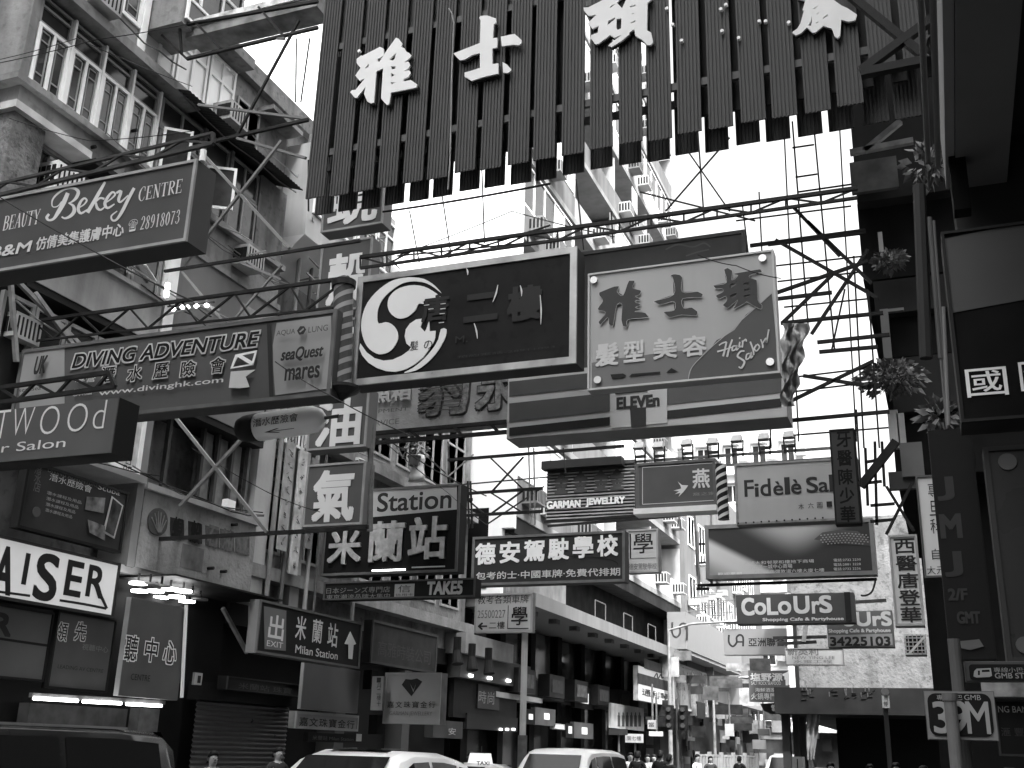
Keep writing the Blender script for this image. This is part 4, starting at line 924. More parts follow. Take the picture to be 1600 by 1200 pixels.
# --- shop sign with stripes
s = Sign('striped_sign', 'striped dark and light shop box sign with ELEVEn on its square centre', 'Y', 13.0, (793, 588), (1226, 541), (1229, 650), (792, 687), 0.5, G(0.55, 0.5, 0.08, 1.5), G(0.24, 0.6, 0.15, 2, 0.2), None)
for i, (y0, y1) in enumerate(((597, 618), (631, 658), (669, 680))):      # y at the left end of each dark stripe
    for x0, x1 in ((796, 953), (1043, 1221)):
        k = -0.1085
        v = (0.11, 0.11, 0.035)[i]
        s.panel(((x0, y0 + k * (x0 - 793)), (x1, y0 + k * (x1 - 793)), (x1, y1 + k * (x1 - 793) + 2), (x0, y1 + k * (x0 - 793) + 2)), G(v, 0.45, 0.1, 2), 'stripe', d=0.005)
s.panel(((955, 585), (1042, 576), (1043, 661), (955, 670)), G(0.55, 0.5, 0.06, 2), 'centre_panel', d=0.012)
s.text('ELEVEn', (965, 640), (1030, 617), G(0.045, 0.5), 0.06, d=0.024)
s.panel(((985, 639), (1010, 637), (1010, 666), (987, 668)), G(0.045), 'numeral', d=0.024); s.panel(((962, 600), (1012, 594), (1012, 612), (962, 617)), G(0.045), 'numeral', d=0.024)
# torn sheet hanging at its right end
tq = MB(); rows = []
for i in range(16):
    t = i / 15; y = 505 + t * 130; row = []
    for j in range(10):
        x = 1222 + j / 9 * (42 - 24 * t) + 4 * math.sin(i * 1.3 + j * .7); row.append(PY(x, y, 12.7 + 0.09 * math.sin(j * 2.1 + i * 0.5) + .05 * math.sin(i * 1.9 - j)))
    rows.append(row)
tq.ring(rows, close=False, caps=False)
lone(settop(tq.build('torn_sheet', G(0.45, 0.6, 0.35, 7, 0.4), None, smooth=True), PY(1235, 630, 12.7)), 'crumpled torn sheet hanging right of the striped shop sign', 'sheet')

# --- tall column of gas company boxes
YG = 15.0
gs = thing('stacked_box_sign', 'vertical stack of box signs with white characters, one character each', 'sign', PY(525, 828, YG))
class Sub(Sign):
    pass
for ch, TL, TR, BR, BL, cb in (('蜆', (508, 268), (604, 252), (599, 351), (504, 362), ((513, 354), (592, 280))), ('殼', (500, 382), (580, 371), (578, 480), (497, 492), ((511, 478), (572, 393))),
                               ('石', (492, 505), (577, 494), (575, 592), (489, 603), ((503, 590), (566, 512))), ('油', (485, 618), (576, 604), (574, 696), (481, 706), ((492, 698), (566, 622))), ('氣', (480, 729), (571, 718), (567, 817), (473, 826), ((488, 815), (556, 734)))):
    q = Plane('Y', YG); c4 = [q.uv(*p) for p in (TL, TR, BR, BL)]
    u0, u1, v0, v1 = (c4[0][0] + c4[3][0]) / 2, (c4[1][0] + c4[2][0]) / 2, (c4[2][1] + c4[3][1]) / 2, (c4[0][1] + c4[1][1]) / 2
    cbn = q.slab(MB(), u0, u1, v0, v1, -0.3, -0.01).build('sign_box', G(0.16, 0.5), gs)
    q.slab(MB(), u0 + .03, u1 - .03, v0 + .03, v1 - .03, -.011, 0).build('face', G(0.1, 0.45, 0.1, 2), cbn)
    f = MB()
    for a_ in ((u0, u1, v0, v0 + .035), (u0, u1, v1 - .035, v1), (u0, u0 + .035, v0 + .035, v1 - .035), (u1 - .035, u1, v0 + .035, v1 - .035)): q.slab(f, *a_, -.01, .02)
    f.build('frame', G(0.3, 0.45, 0.15, 4), cbn)
    on_wall(gs, q, ch, *cb, G(0.68, 0.5, 0.03), 'character', 0.03, 0.015, 0.0)
for x0, y0, x1, y1 in ((582, 370, 578, 830),): MB().tube(PY(x0, y0, YG + .2), PY(x1, y1, YG + .2), 0.05, 8).build('post', STEEL_M, gs)

# --- old plastered sign with rough characters
s = Sign('old_plaster_sign', 'old pale plaster sign with rough bulb-studded characters, under the emblem sign', 'Y', 18.0, (560, 560), (815, 528), (815, 660), (560, 680), 0.3, G(0.32, 0.85, 0.2, 2, 0.4, 0.4), CONC, G(0.2, 0.7, 0.4, 5), 0.06)
for ch, a_, b_ in (('豹', (655, 651), (735, 560)), ('泉', (745, 642), (815, 552))):
    s.text(ch, a_, b_, G(0.06, 0.8, 0.4, 10), 0.05, name='outline'); s.text(ch, a_, b_, G(0.2, 0.8, 0.5, 14), 0.02, th=0.03)
for k in range(9):
    y = 588 + k * 7; s.panel(((655, y), (725, y - 6), (725, y - 4.5), (655, y + 1.5)), G(0.1), 'bulb_row', 0.01, d=0.05)
s.text('照相', (583, 632), (645, 604), G(0.35, 0.8), 0.04, th=0.03); s.text('EQUIPMENT', (560, 651), (640, 637), G(0.1)); s.text('SERVICE', (575, 668), (626, 655), G(0.1))

# --- station sign
s = Sign('double_sign', 'sign with grey band reading Station above three pale metal characters on black', 'Y', 20.0, (505, 772), (717, 752), (718, 890), (508, 903), 0.35, G(0.012, 0.5), DARK, G(0.12, 0.5, 0.2, 4), 0.05)
s.panel(((507, 774), (714, 754), (714, 796), (507, 815)), G(0.38, 0.5, 0.08, 1.5), 'light_band')
s.text('Milan  Station', (482, 806), (706, 764), G(0.03), 0.02)
MET = G(0.5, 0.4, 0.3, 8, 0.3, metal=0.2)
for ch, x0, y0, x1, y1 in (('米', 514, 882, 567, 828), ('蘭', 576, 878, 634, 815), ('站', 640, 874, 700, 808)): s.text(ch, (x0, y0), (x1, y1), MET, 0.025, th=0.06)
for k in range(3): s.rect((520 + k * 62, 898 - k * 5), (572 + k * 62, 894 - k * 5), TUBE if k == 1 else G(0.5), 'tube_lamp')
s = Sign('strip_sign', 'narrow black strip sign reading TAKE5 under the station sign', 'Y', 19.6, (506, 914), (742, 899), (743, 931), (506, 939), 0.3, G(0.015, 0.5), DARK, G(0.08, 0.5), 0.03)
s.text('TAKE5', (667, 929), (722, 908), LET_G, 0.05, 0.05); s.rect((616, 934), (648, 912), G(0.35), 'panel'); s.text('信', (622, 926), (642, 914), G(0.05)); s.text('信用卡', (618, 932), (646, 927), G(0.05))
s.text('日本ジーンズ専門店', (510, 928), (610, 916), G(0.2)); s.text('東京潮流品牌大集中', (510, 937), (610, 927), G(0.2))
s = Sign('strip_sign', 'small tilted black sign reading TAKE5, half hidden behind the gas character box', 'Y', 21.0, (470, 884), (513, 880), (514, 914), (470, 918), 0.2, G(0.02), DARK, G(0.2), 0.03)
s.text('TAKE', (477, 909), (501, 889), LET_G, 0.05); s.text('5', (502, 913), (513, 898), LET_G, 0.05)

# --- driving school
s = Sign('box_sign', 'dark box sign with a row of white characters advertising a driving school', 'Y', 24.0, (737, 841), (976, 827), (977, 907), (738, 917), 0.35, G(0.035, 0.5, 0.1, 1.5), G(0.08), G(0.14, 0.5, 0.2, 4), 0.06)
for i, ch in enumerate('德安駕駛學校'):
    x = 743 + i * 38.2; y = 882 - i * 2.6; s.text(ch, (x, y), (x + 31, y - 33), LET_W, 0.03, th=0.01)
s.text('包考的士·中國車牌·免費代排期', (744, 906), (969, 887), LET_G, 0.015)
s.strokes([[(855, 867, .6), (900, 870, 1.4), (940, 872, 1), (962, 878, 2), (966, 884, .8)]], G(0.02), 'crack')
s = Sign('lightbox_sign', 'white square lightbox with one boxed character beside the driving school sign', 'Y', 25.0, (979, 829), (1028, 825), (1029, 893), (980, 896), 0.3, G(0.55, 0.5, 0.06, 2), STEEL_L, G(0.4, 0.5), 0.04)
s.text('學', (990, 865), (1020, 833), LET_D, 0.008); s.rect((985, 873), (1025, 871), LET_D, 'line'); s.rect((984, 873), (986, 834), LET_D, 'line'); s.text('德安駕駛學校', (983, 891), (1026, 879), LET_M)
s = Sign('post_sign', 'white sign with a left arrow and boxed character on a tall grey pole', 'Y', 22.0, (741, 930), (832, 924), (833, 986), (743, 991), 0.16, G(0.52, 0.5, 0.05, 2), STEEL_L, G(0.38, 0.5, 0.1), 0.045)
s.text('教考各類車牌', (746, 944), (826, 929), LET_D); s.text('25500227', (746, 966), (790, 953), LET_M); s.text('←', (747, 984), (761, 973), LET_D, 0.05); s.text('二樓', (764, 983), (789, 971), LET_D)
s.text('學', (799, 977), (825, 948), LET_D, 0.008); s.rect((793, 983), (826, 981), LET_D, 'line'); s.rect((793, 983), (795, 946), LET_D, 'line')
pb_ = PY(820, 1000, 22.15); MB().tube((pb_.x, 22.15, 0.13), (pb_.x, 22.15, s.v0), 0.07, 10).build('pole', G(.5, .5, .1), s.root); MB().tube((pb_.x, 22.15, 0.13), (pb_.x, 22.15, 1.9), 0.1, 10).build('pole_sleeve', STEEL_M, s.root)

# --- jeweller's louvred board
s = Sign('louvred_sign', 'louvred board of thin horizontal slats with white jewellery lettering', 'Y', 27.0, (854, 728), (991, 716), (992, 806), (855, 816), 0.25, G(0.07, 0.7, 0.3), DARK, None)
for k in range(17):
    f = s.v0 + 0.03 + (s.v1 - s.v0 - 0.06) * k / 17
    s.slab(MB(), s.u0, s.u1, f, f + 0.035, 0, 0.05).build('slat', G(0.33 if k < 15 else 0.1, 0.6, 0.3, 3), s.root)
s.slab(MB(), s.u0 - .05, s.u1 - .25, s.v1 - .2, s.v1 + .02, 0.05, 0.35).build('hood', G(0.025, 0.6), s.root)
for x in (868, 898, 930, 955): s.text('金', (x, 772 - (x - 868) * .08), (x + 20, 740 - (x - 868) * .08), G(0.09), 0.04, d=0.06)
s.text('GARMAN', (856, 796), (908, 782), LET_W, 0.05, d=0.06, th=0.02); s.text('JEWELLRY', (917, 793), (977, 777), LET_W, 0.05, d=0.06, th=0.02)

# --- swallow sign, second barber pole, fidele sign
s = Sign('box_sign', 'dark double-bordered sign with a small swallow and one character', 'Y', 25.2, (994, 724), (1119, 716), (1119, 789), (994, 796), 0.4, G(0.08, 0.5, 0.08, 2), G(0.1), G(0.1, 0.4), 0.07)
for a_, b_ in (((1004, 729), (1119, 722)),):
    s.strokes([[(1119, 723, .8), (1061, 727, .8), (1004, 730.5, .8)], [(1004, 730.5, .8), (1004, 759, .8), (1004, 788, .8)], [(1004, 788, .8), (1061, 785, .8), (1119, 781.5, .8)]], LET_G, 'border_line')
BIRD = [(365, 335), (395, 360), (440, 362), (425, 385), (405, 410), (370, 445), (385, 415), (345, 425), (375, 405), (335, 400), (390, 385), (385, 365)]
s.shape([fr(BIRD, 980, 680, 4.615)], LET_G, name='swallow_emblem'); s.text('燕', (1083, 763), (1108, 732), LET_G, 0.02); s.text('窩之家', (1083, 775), (1118, 768), G(0.2))
s.slab(MB(), s.u0 - .05, s.u1, s.v0 - .14, s.v0 - .005, -0.4, 0.1).build('ledge', G(0.7, 0.5), s.root)
barber('barber_pole', 'black and white spiral barber pole between the swallow sign and the cream salon sign', 24.3, (1126, 726), (1131, 812), 0.125, 7, G(0.02, 0.4), G(0.6, 0.4), False)
s = Sign('box_sign', 'light salon sign with quirky lettering, behind the dark vertical dentist sign', 'Y', 24.5, (1148, 727), (1342, 712), (1344, 811), (1150, 821), 0.35, G(0.42, 0.5, 0.06, 1.5, 0.06), G(0.2), G(0.28, 0.5, 0.3, 6), 0.05)
for ch, x0, y0, x1, y1 in (('F', 1164, 776, 1177, 750), ('i', 1180, 776, 1185, 756), ('d', 1189, 775, 1203, 748), ('è', 1209, 774, 1223, 752), ('l', 1227, 772, 1233, 746), ('è', 1237, 772, 1251, 749), ('S', 1261, 770, 1277, 745), ('a', 1280, 769, 1294, 753), ('l', 1297, 768, 1302, 742), ('o', 1305, 768, 1318, 752), ('n', 1321, 767, 1334, 751)):
    s.text(ch, (x0, y0), (x1, y1), G(0.04, 0.5), 0.02)
for ch, x in (('木', 1248), ('六', 1263), ('圖', 1277), ('一', 1292)): s.text(ch, (x, 796 - (x - 1248) * .08), (x + 8, 787 - (x - 1248) * .08), LET_D)
for k in range(12): s.disc((1154 + k * 12, 818 - k * 0.75), 0.02, LET_D, 'rivet')

# --- photo billboard: a soft printed picture (dark ground, two pale sweeps)
PRINT = bpy.data.materials.new('printed_picture'); PRINT.use_nodes = True
_n = PRINT.node_tree; _l = _n.links.new; _p = _n.nodes['Principled BSDF']; _p.inputs['Roughness'].default_value = .5; _p.inputs['Specular IOR Level'].default_value = .2
_tc = _n.nodes.new('ShaderNodeTexCoord'); _sx = _n.nodes.new('ShaderNodeSeparateXYZ'); _l(_tc.outputs['Generated'], _sx.inputs[0])
def _m(op, a, b=0.0, c=None):
    q = _n.nodes.new('ShaderNodeMath'); q.operation = op
    for k, v in enumerate((a, b) if c is None else (a, b, c)):
        if hasattr(v, 'links'): _l(v, q.inputs[k])
        else: q.inputs[k].default_value = v
    return q.outputs[0]
def _ss(x, lo, hi):
    r = _n.nodes.new('ShaderNodeMapRange'); r.interpolation_type = 'SMOOTHSTEP'; r.inputs[1].default_value = lo; r.inputs[2].default_value = hi; _l(x, r.inputs[0]); return r.outputs[0]
_x, _z = _sx.outputs[0], _sx.outputs[2]
_e1 = _m('ADD', _m('MULTIPLY', _x, 1.7), _z)                          # pale sweep across the lower left corner
_b1 = _m('MULTIPLY', _m('SUBTRACT', 1.0, _ss(_e1, 0.66, 0.84)), _m('ADD', .45, _m('MULTIPLY', _ss(_m('SUBTRACT', _e1, 0.0), .1, .5), .55)))
_dx = _m('SUBTRACT', _x, .55)
_v = _m('SUBTRACT', _z, _m('MULTIPLY', _m('SQRT', _m('ADD', _m('MULTIPLY', _dx, _dx), .012)), 2.2))   # soft pale dip in the middle
_b2 = _ss(_v, 0.05, 0.75)
_sum = _m('ADD', _m('ADD', _m('MULTIPLY', _b1, .6), _m('MULTIPLY', _b2, .45)), .045)
_cc = _n.nodes.new('ShaderNodeCombineColor')
for k in range(3): _l(_sum, _cc.inputs[k])
_l(_cc.outputs[0], _p.inputs['Base Color'])
# the board
s = Sign('photo_billboard', 'wide dark photo billboard with pale sweeping shapes and small white text', 'Y', 28.0, (1101, 822), (1366, 808), (1368, 897), (1103, 906), 0.4, PRINT, STEEL_M, G(0.22, 0.5, 0.2, 3), 0.1)
roof = [(1272, 843), (1285, 832), (1310, 828), (1340, 830), (1360, 845), (1362, 853), (1320, 850)]
s.shape([roof], G(0.1, 0.4), 0.004, 'print')
for r_ in range(5):
    for c_ in range(14):
        x = 1282 + c_ * 5.4 + (r_ % 2) * 2.6; y = 833 + r_ * 3.6 + abs(c_ - 7) * 0.5
        if 1280 < x < 1356 and y < 850: s.rect((x, y + 1.2), (x + 2.4, y - 0.6), G(0.35), 'print_dot', 0.003, d=0.03)
for k, (t_, x1) in enumerate((('大埔太和邨翠和樓地下商場', 1272), ('沙田第一城中心商場', 1238), ('九龍旺角彌敦道六樓大廈七樓', 1288))): s.text(t_, (1162 + k * 8, 883 + k * 7), (x1, 877 + k * 7 - 3), LET_G)
for k, t_ in enumerate(('電話:2732 2230', '電話:2881 3228', '電話:2732 2236')): s.text(t_, (1303, 878 + k * 7), (1345, 872 + k * 7), LET_G)
s.text('歡迎惠顧', (1122, 899), (1160, 894), LET_W)

# --- vertical signs at the right
s = Sign('vertical_sign', 'narrow dark vertical dentist sign with five brush characters', 'Y', 15.5, (1297, 673), (1335, 668), (1345, 815), (1304, 822), 0.22, G(0.1, 0.5, 0.1, 2), G(0.015), G(0.03), 0.02)
s.column('牙醫陳少華', (1317, 672), (1326, 818), 11, G(0.018, 0.5), 0.02)
s = Sign('vertical_sign', 'white vertical doctor sign with five bold black characters', 'Y', 13.0, (1388, 838), (1432, 834), (1445, 976), (1399, 980), 0.22, G(0.6, 0.5, 0.06, 2, 0.08), G(0.3), G(0.35), 0.025)
s.column('西醫唐登華', (1412, 840), (1425, 974), 16, LET_D, 0.02, 0.9)
s = Sign('vertical_sign', 'white vertical sign partly hidden behind the dark JMJ pillar', 'Y', 12.0, (1433, 745), (1478, 740), (1490, 900), (1442, 905), 0.2, G(0.6, 0.5, 0.05, 2), DARK, G(0.1), 0.02)
s.column('專旦科', (1458, 752), (1464, 836), 9, LET_D); s.column('自', (1462, 856), (1463, 876), 6, LET_D); s.text('大元', (1449, 898), (1476, 884), LET_D)
s = Sign('pillar_sign', 'dark vertical sign reading JMJ and 2/F beside the bus stop pole', 'Y', 8.6, (1452, 672), (1515, 668), (1560, 1030), (1481, 1032), 0.3, G(0.01, 0.6, 0.2, 2), G(0.03), None)
JL = G(0.035, 0.5)
for ch, x0, y0, x1, y1 in (('J', 1467, 781, 1487, 746), ('M', 1472, 840, 1499, 804), ('J', 1479, 900, 1500, 863), ('2/F', 1483, 938, 1510, 920), ('GMT', 1497, 974, 1530, 956)): s.text(ch, (x0, y0), (x1, y1), JL, 0.05)
s.panel(((1500, 1002), (1530, 999), (1537, 1010), (1516, 1016), (1502, 1013)), G(0.1, 0.6), 'torn_sticker')
s = Sign('wall_lightbox', 'large unlit lightbox with corner screws at the right edge, under the shop name board', 'Y', 7.4, (1535, 700), (1680, 690), (1720, 1030), (1575, 1040), 0.2, G(0.03, 0.3, 0.1, 1.5), G(0.08), G(0.04), 0.03)
s.disc((1574, 722), 0.055, G(0.1, 0.3), 'screw'); s.disc((1601, 1008), 0.05, G(0.1, 0.3), 'screw')
s = Sign('shop_name_board', 'black shop board with one white framed character at the right edge', 'Y', 7.2, (1468, 372), (1660, 332), (1690, 636), (1506, 672), 0.3, G(0.002, 0.7), G(0.03), G(0.02), 0.02)
s.panel(((1470, 375), (1660, 336), (1676, 455), (1484, 490)), G(0.075, 0.6, 0.1, 1.5), 'upper_panel', d=0.003)
s.text('國', (1512, 622), (1571, 573), LET_W, 0.005); s.text('際', (1596, 612), (1650, 560), LET_W, 0.005)
s.rect((1514, 679), (1690, 640), G(0.4), 'trim', 0.02) if False else None

# --- bus stop plates
s = Sign('route_plate', 'grey minibus route plate reading 39M on the stop pole', 'Y', 7.0, (1443, 1081), (1553, 1078), (1561, 1156), (1450, 1158), 0.03, G(0.2, 0.5, 0.06, 4), STEEL_M, None)
def rrect(sg, a_, b_, r, mat, d, name='plate'):
    u0, v0 = sg.uv(*a_); u1, v1 = sg.uv(*b_); pts = []
    for cx_, cy_, a0 in ((u1 - r, v1 - r, 0), (u0 + r, v1 - r, 90), (u0 + r, v0 + r, 180), (u1 - r, v0 + r, 270)):
        for k in range(5): pts.append((cx_ + r * math.cos(R(a0 + k * 22.5)), cy_ + r * math.sin(R(a0 + k * 22.5))))
    return sg.shape([pts], mat, 0.003, name, px=False, d=d)
rrect(s, (1454, 1150), (1547, 1084), 0.045, G(0.008, 0.5), 0.003)
s.text('3', (1461, 1145), (1482, 1097), G(0.3), 0.02); s.text('9', (1486, 1144), (1510, 1096), G(0.3), 0.02); s.text('M', (1513, 1146), (1543, 1097), G(0.3), 0.01); s.text('專線', (1464, 1094), (1483, 1086), G(0.3)); s.text('小巴', (1486, 1094), (1503, 1086), G(0.3)); s.text('GMB', (1507, 1094), (1532, 1086), G(0.3))
s = Sign('stop_plate', 'dark GMB STOP plate with a minibus pictogram, right of the pole', 'Y', 7.3, (1506, 1036), (1640, 1030), (1646, 1064), (1508, 1068), 0.03, G(0.07, 0.5), STEEL_M, None)
rrect(s, (1516, 1063), (1636, 1038), 0.02, G(0.008), 0.003)
s.text('專線小巴停車處', (1553, 1051), (1634, 1043), G(0.25)); s.text('GMB STOP', (1555, 1060), (1618, 1052), G(0.25), 0.02)
s.shape([[(1521, 1057), (1522, 1049), (1526, 1045), (1548, 1044), (1550, 1056), (1546, 1058), (1526, 1059)], [(1528, 1048), (1531, 1048), (1531, 1055), (1528, 1055)], [(1534, 1047), (1546, 1046.5), (1546.5, 1050), (1534, 1050.5)]], G(0.3), 0.003, 'pictogram')
p_ = PY(1489, 1140, 6.9)
po = thing('stop_pole', 'grey steel bus stop pole in front of the route plate', 'pole', (p_.x, 6.9, 0.13))
MB().tube((p_.x, 6.9, 0.13), (p_.x, 6.9, PY(1480, 1088, 6.9).z), 0.034, 14).build('tube', G(0.16, 0.4, 0.15, 6), po, smooth=False)
MB().tube((p_.x, 6.9, PY(1480, 1095, 6.9).z), (p_.x, 6.9, PY(1480, 1086, 6.9).z + .01), 0.042, 14).build('clamp', G(0.12, 0.4), po)
p2 = PY(1496, 1060, 7.2); MB().tube((p2.x, 7.2, 0.13), (p2.x, 7.2, PY(1490, 1025, 7.2).z + .1), 0.036, 12).build('upper_tube', G(0.1, 0.5), po)
s = Sign('bank_board', 'black board with small bank lettering behind the bus stop', 'Y', 12.0, (1555, 1095), (1680, 1092), (1690, 1180), (1560, 1185), 0.2, G(0.01), BLACK, G(0.04), 0.02)
s.text('NG BANK LTD', (1560, 1113), (1640, 1104), G(0.3)); s.text('滙 豐 銀 行', (1565, 1150), (1640, 1138), G(0.05))
s.slab(MB(), s.u0 - .1, s.u1, s.v1 + .02, s.v1 + .25, 0, .15).build('crumpled_cover', G(0.3, 0.6, 0.5, 6), s.root)

# --- far signs
s = Sign('box_sign', 'dark sign reading ColoUrS on the right of the far street, upper of the two', 'Y', 31.0, (1150, 931), (1334, 924), (1336, 972), (1151, 976), 0.5, G(0.07, 0.5, 0.08), DARK, None)
for ch, x0, y0, x1, y1 in (('C', 1160, 961, 1177, 935), ('o', 1180, 960, 1196, 942), ('L', 1200, 960, 1214, 935), ('o', 1217, 959, 1235, 940), ('U', 1242, 958, 1263, 932), ('r', 1270, 958, 1280, 940), ('S', 1282, 957, 1298, 931)): s.text(ch, (x0, y0), (x1, y1), LET_G, 0.045)
s.text('Shopping Cafe & Partyhouse', (1192, 972), (1318, 964), LET_G, 0.04); s.rect((1322, 971), (1328, 925), G(0.02), 'stripe')
s = Sign('box_sign', 'grey sign with phone number 34225103 beside the doctor sign', 'Y', 32.0, (1292, 956), (1395, 953), (1396, 1010), (1293, 1013), 0.4, G(0.12, 0.5, 0.08), DARK, None)
s.text('oUrS', (1318, 978), (1391, 956), LET_G, 0.05); s.text('Shopping Cafe & Partyhouse', (1295, 990), (1391, 982), LET_G, 0.04); s.panel(((1294, 993), (1394, 990), (1395, 1008), (1295, 1011)), G(0.3), 'panel'); s.text('34225103', (1298, 1009), (1390, 995), LET_D, 0.05)
s = Sign('box_sign', 'pale sign with a US monogram and characters left of the far ColoUrS sign', 'Y', 40.0, (1130, 985), (1262, 979), (1262, 1020), (1131, 1026), 0.4, G(0.22, 0.5, 0.06), STEEL_L, None)
s.strokes([[(1139, 992, 3), (1139, 1004, 3), (1145, 1010, 3), (1151, 1004, 3), (1151, 996, 3), (1156, 992, 3), (1161, 996, 3), (1161, 1010, 3)], [(1151, 1003, 2.5), (1161, 1003, 2.5)]], LET_D, 'monogram'); s.text('亞洲聯合財務', (1170, 1010), (1255, 996), LET_D, 0.02)
s = Sign('box_sign', 'small pale sign with three dark characters above the mottled wall', 'Y', 34.0, (1226, 1016), (1318, 1009), (1319, 1035), (1228, 1044), 0.2, G(0.42, 0.5, 0.08), STEEL_L, G(0.2), 0.03)
s.text('新英利', (1231, 1024), (1278, 1013), LET_M, 0.03); s.text('NEW YING LEE', (1238, 1030), (1304, 1025), LET_M); s.text('水電工程', (1240, 1036), (1300, 1031), LET_M); s.text('ELECTRICAL CO', (1240, 1041), (1304, 1037), LET_M)
s = Sign('box_sign', 'grey restaurant sign with pale characters left of the mottled wall', 'Y', 38.0, (1169, 1050), (1249, 1045), (1250, 1095), (1171, 1098), 0.3, G(0.1, 0.5, 0.1), DARK, None)
s.text('塩野源', (1173, 1064), (1222, 1052), LET_G, 0.03); s.text('SALT ROCK SEAFOOD', (1174, 1070), (1220, 1065), LET_G); s.text('會', (1224, 1070), (1246, 1048), LET_W, 0.04); s.text('海鮮酒家', (1180, 1081), (1212, 1075), LET_G); s.text('火鍋專門', (1174, 1093), (1212, 1083), LET_G)
s = Sign('round_sign', 'dark half-round sign with a white flower mark at the far bend', 'Y', 39.0, (1190, 1098), (1222, 1097), (1222, 1115), (1190, 1116), 0.2, None)
s.shape([[(1189, 1100), (1222, 1098), (1222, 1116), (1206, 1116), (1195, 1111)]], G(0.03), 0.2, 'disc')
for k in range(4): s.disc((1212 + 3.4 * math.cos(k * 1.57 + .5), 1106 + 3.4 * math.sin(k * 1.57 + .5)), 0.06, LET_W, 'petal')

# --- signs along the left pavement
s = Sign('lit_fascia', 'lit white shop fascia with bold black serif letters ending AISER', 'X', -11.45, (-110, 812), (186, 878), (178, 965), (-120, 917), 0.25, G(0.55, 0.5, 0.06, 2, emit=0.07), DARK, G(0.04), 0.04)
for ch, x0, y0, x1, y1, k in (('K', -62, 912, -18, 840, 1), ('A', -14, 924, 26, 853, 1), ('I', 34, 911, 46, 861, 1), ('S', 50, 934, 94, 865, 1), ('E', 99, 928, 131, 875, 1), ('R', 133, 930, 166, 883, 1)):
    s.text(ch, (x0, y0 + 0), (x1, y1 + 6), LET_D, 0.045 if ch == 'I' else 0.03)
s.strokes([[(-60, 918, 4), (0, 925, 4), (46, 931, 4)], [(92, 938, 4), (130, 944, 4), (165, 951, 4)], [(148, 915, 5), (158, 934, 5), (166, 951, 4)]], LET_D, 'underline')
s = Sign('poster_board', 'dark poster board with photographs and rows of text above the lit fascia', 'X', -11.5, (40, 724), (197, 763), (191, 872), (28, 818), 0.12, G(0.045, 0.5, 0.2, 2), DARK, G(0.02), 0.04)
s.column('潛水店', (60, 727), (57, 768), 6, LET_M); s.row('DIVING ADVENTURE', (74, 737), 152, 8, G(0.25)); s.row('潛水歷險會', (76, 750), 142, 12, LET_G); s.row('Scuba', (152, 764), 186, 9, LET_G)
for k in range(4): s.row('潛水課程及用品', (72 - k, 772 + k * 9), 126 - k * 5, 5.5, G(0.4))
s.panel(((134, 776), (163, 778), (160, 802), (131, 796)), G(0.2, 0.4, 0.8, 4), 'photo'); s.panel(((172, 775), (190, 790), (176, 842), (158, 832)), G(0.5), 'photo_border', d=0.03); s.panel(((173, 779), (187, 791), (174, 838), (161, 830)), G(0.07, 0.4, 0.8, 4), 'photo', d=0.04); s.panel(((133, 812), (160, 822), (160, 845), (136, 832)), G(0.18, 0.4, 0.9, 6), 'photo')
s.disc((52, 800), 0.07, G(0.1), 'badge')
s = Sign('grey_panel', 'plain grey two-part panel with the tail of a letter below the fascia, left edge', 'X', -11.55, (-90, 930), (77, 955), (75, 1066), (-90, 1052), 0.1, G(0.12, 0.5, 0.08), DARK, G(0.02), 0.03)
s.strokes([[(-90, 984, 4), (0, 998, 4), (76, 1009, 4)]], G(0.02), 'divider'); s.row('R', (-14, 990), 15, 34, G(0.04), 0.05)
s = Sign('shop_banner', 'grey banner with two outlined characters beside the plain panel', 'X', -11.5, (86, 953), (176, 967), (172, 1082), (76, 1077), 0.08, G(0.085, 0.5, 0.12, 2), DARK, G(0.015), 0.03)
for ch, x0, y0, x1, y1 in (('領', 88, 1000, 107, 974), ('先', 115, 1000, 136, 974)): s.text(ch, (x0, y0), (x1, y1), LET_G, 0.06, name='outline'); s.text(ch, (x0, y0), (x1, y1), LET_D, 0.01)
s.row('視聽中心', (127, 1015), 168, 10, G(0.2)); s.row('LEADING AV CENTRE', (89, 1044), 160, 6, G(0.03))
s = Sign('shop_banner', 'taller grey banner with outlined characters under the ring lamps', 'X', -11.3, (204, 934), (291, 948), (281, 1098), (188, 1084), 0.1, G(0.1, 0.5, 0.12, 2), FRAME_G, None)
for ch, x0, y0, x1, y1 in (('聽', 193, 1031, 217, 995), ('中', 224, 1032, 248, 999), ('心', 253, 1036, 277, 1004)): s.text(ch, (x0, y0), (x1, y1), LET_W, 0.06, name='outline'); s.text(ch, (x0, y0), (x1, y1), LET_D, 0.01)
s.row('CENTRE', (203, 1062), 233, 10, G(0.03))
s = Sign('station_fascia', 'black fascia with EXIT symbol, three characters and an upward arrow', 'X', -11.1, (402, 939), (564, 970), (562, 1043), (402, 1023), 0.2, G(0.012, 0.5), G(0.16), G(0.1), 0.04)
s.panel(((412, 947), (447, 954), (446, 1017), (413, 1014)), G(0.13), 'exit_panel'); s.row('出', (418, 997), 441, 38, LET_G, 0.02); s.row('EXIT', (416, 1009), 441, 9, LET_G)
for ch, x0, y0, x1, y1 in (('米', 460, 998, 479, 965), ('蘭', 486, 1003, 504, 970), ('站', 510, 1009, 528, 976)): s.text(ch, (x0, y0), (x1, y1), LET_G, 0.01)
s.row('Milan Station', (460, 1020), 526, 13, LET_G, 0.01); s.shape([[(546, 987), (555, 1006), (551, 1008), (549, 1030), (543, 1029), (543, 1007), (537, 1006)]], LET_G, name='arrow')
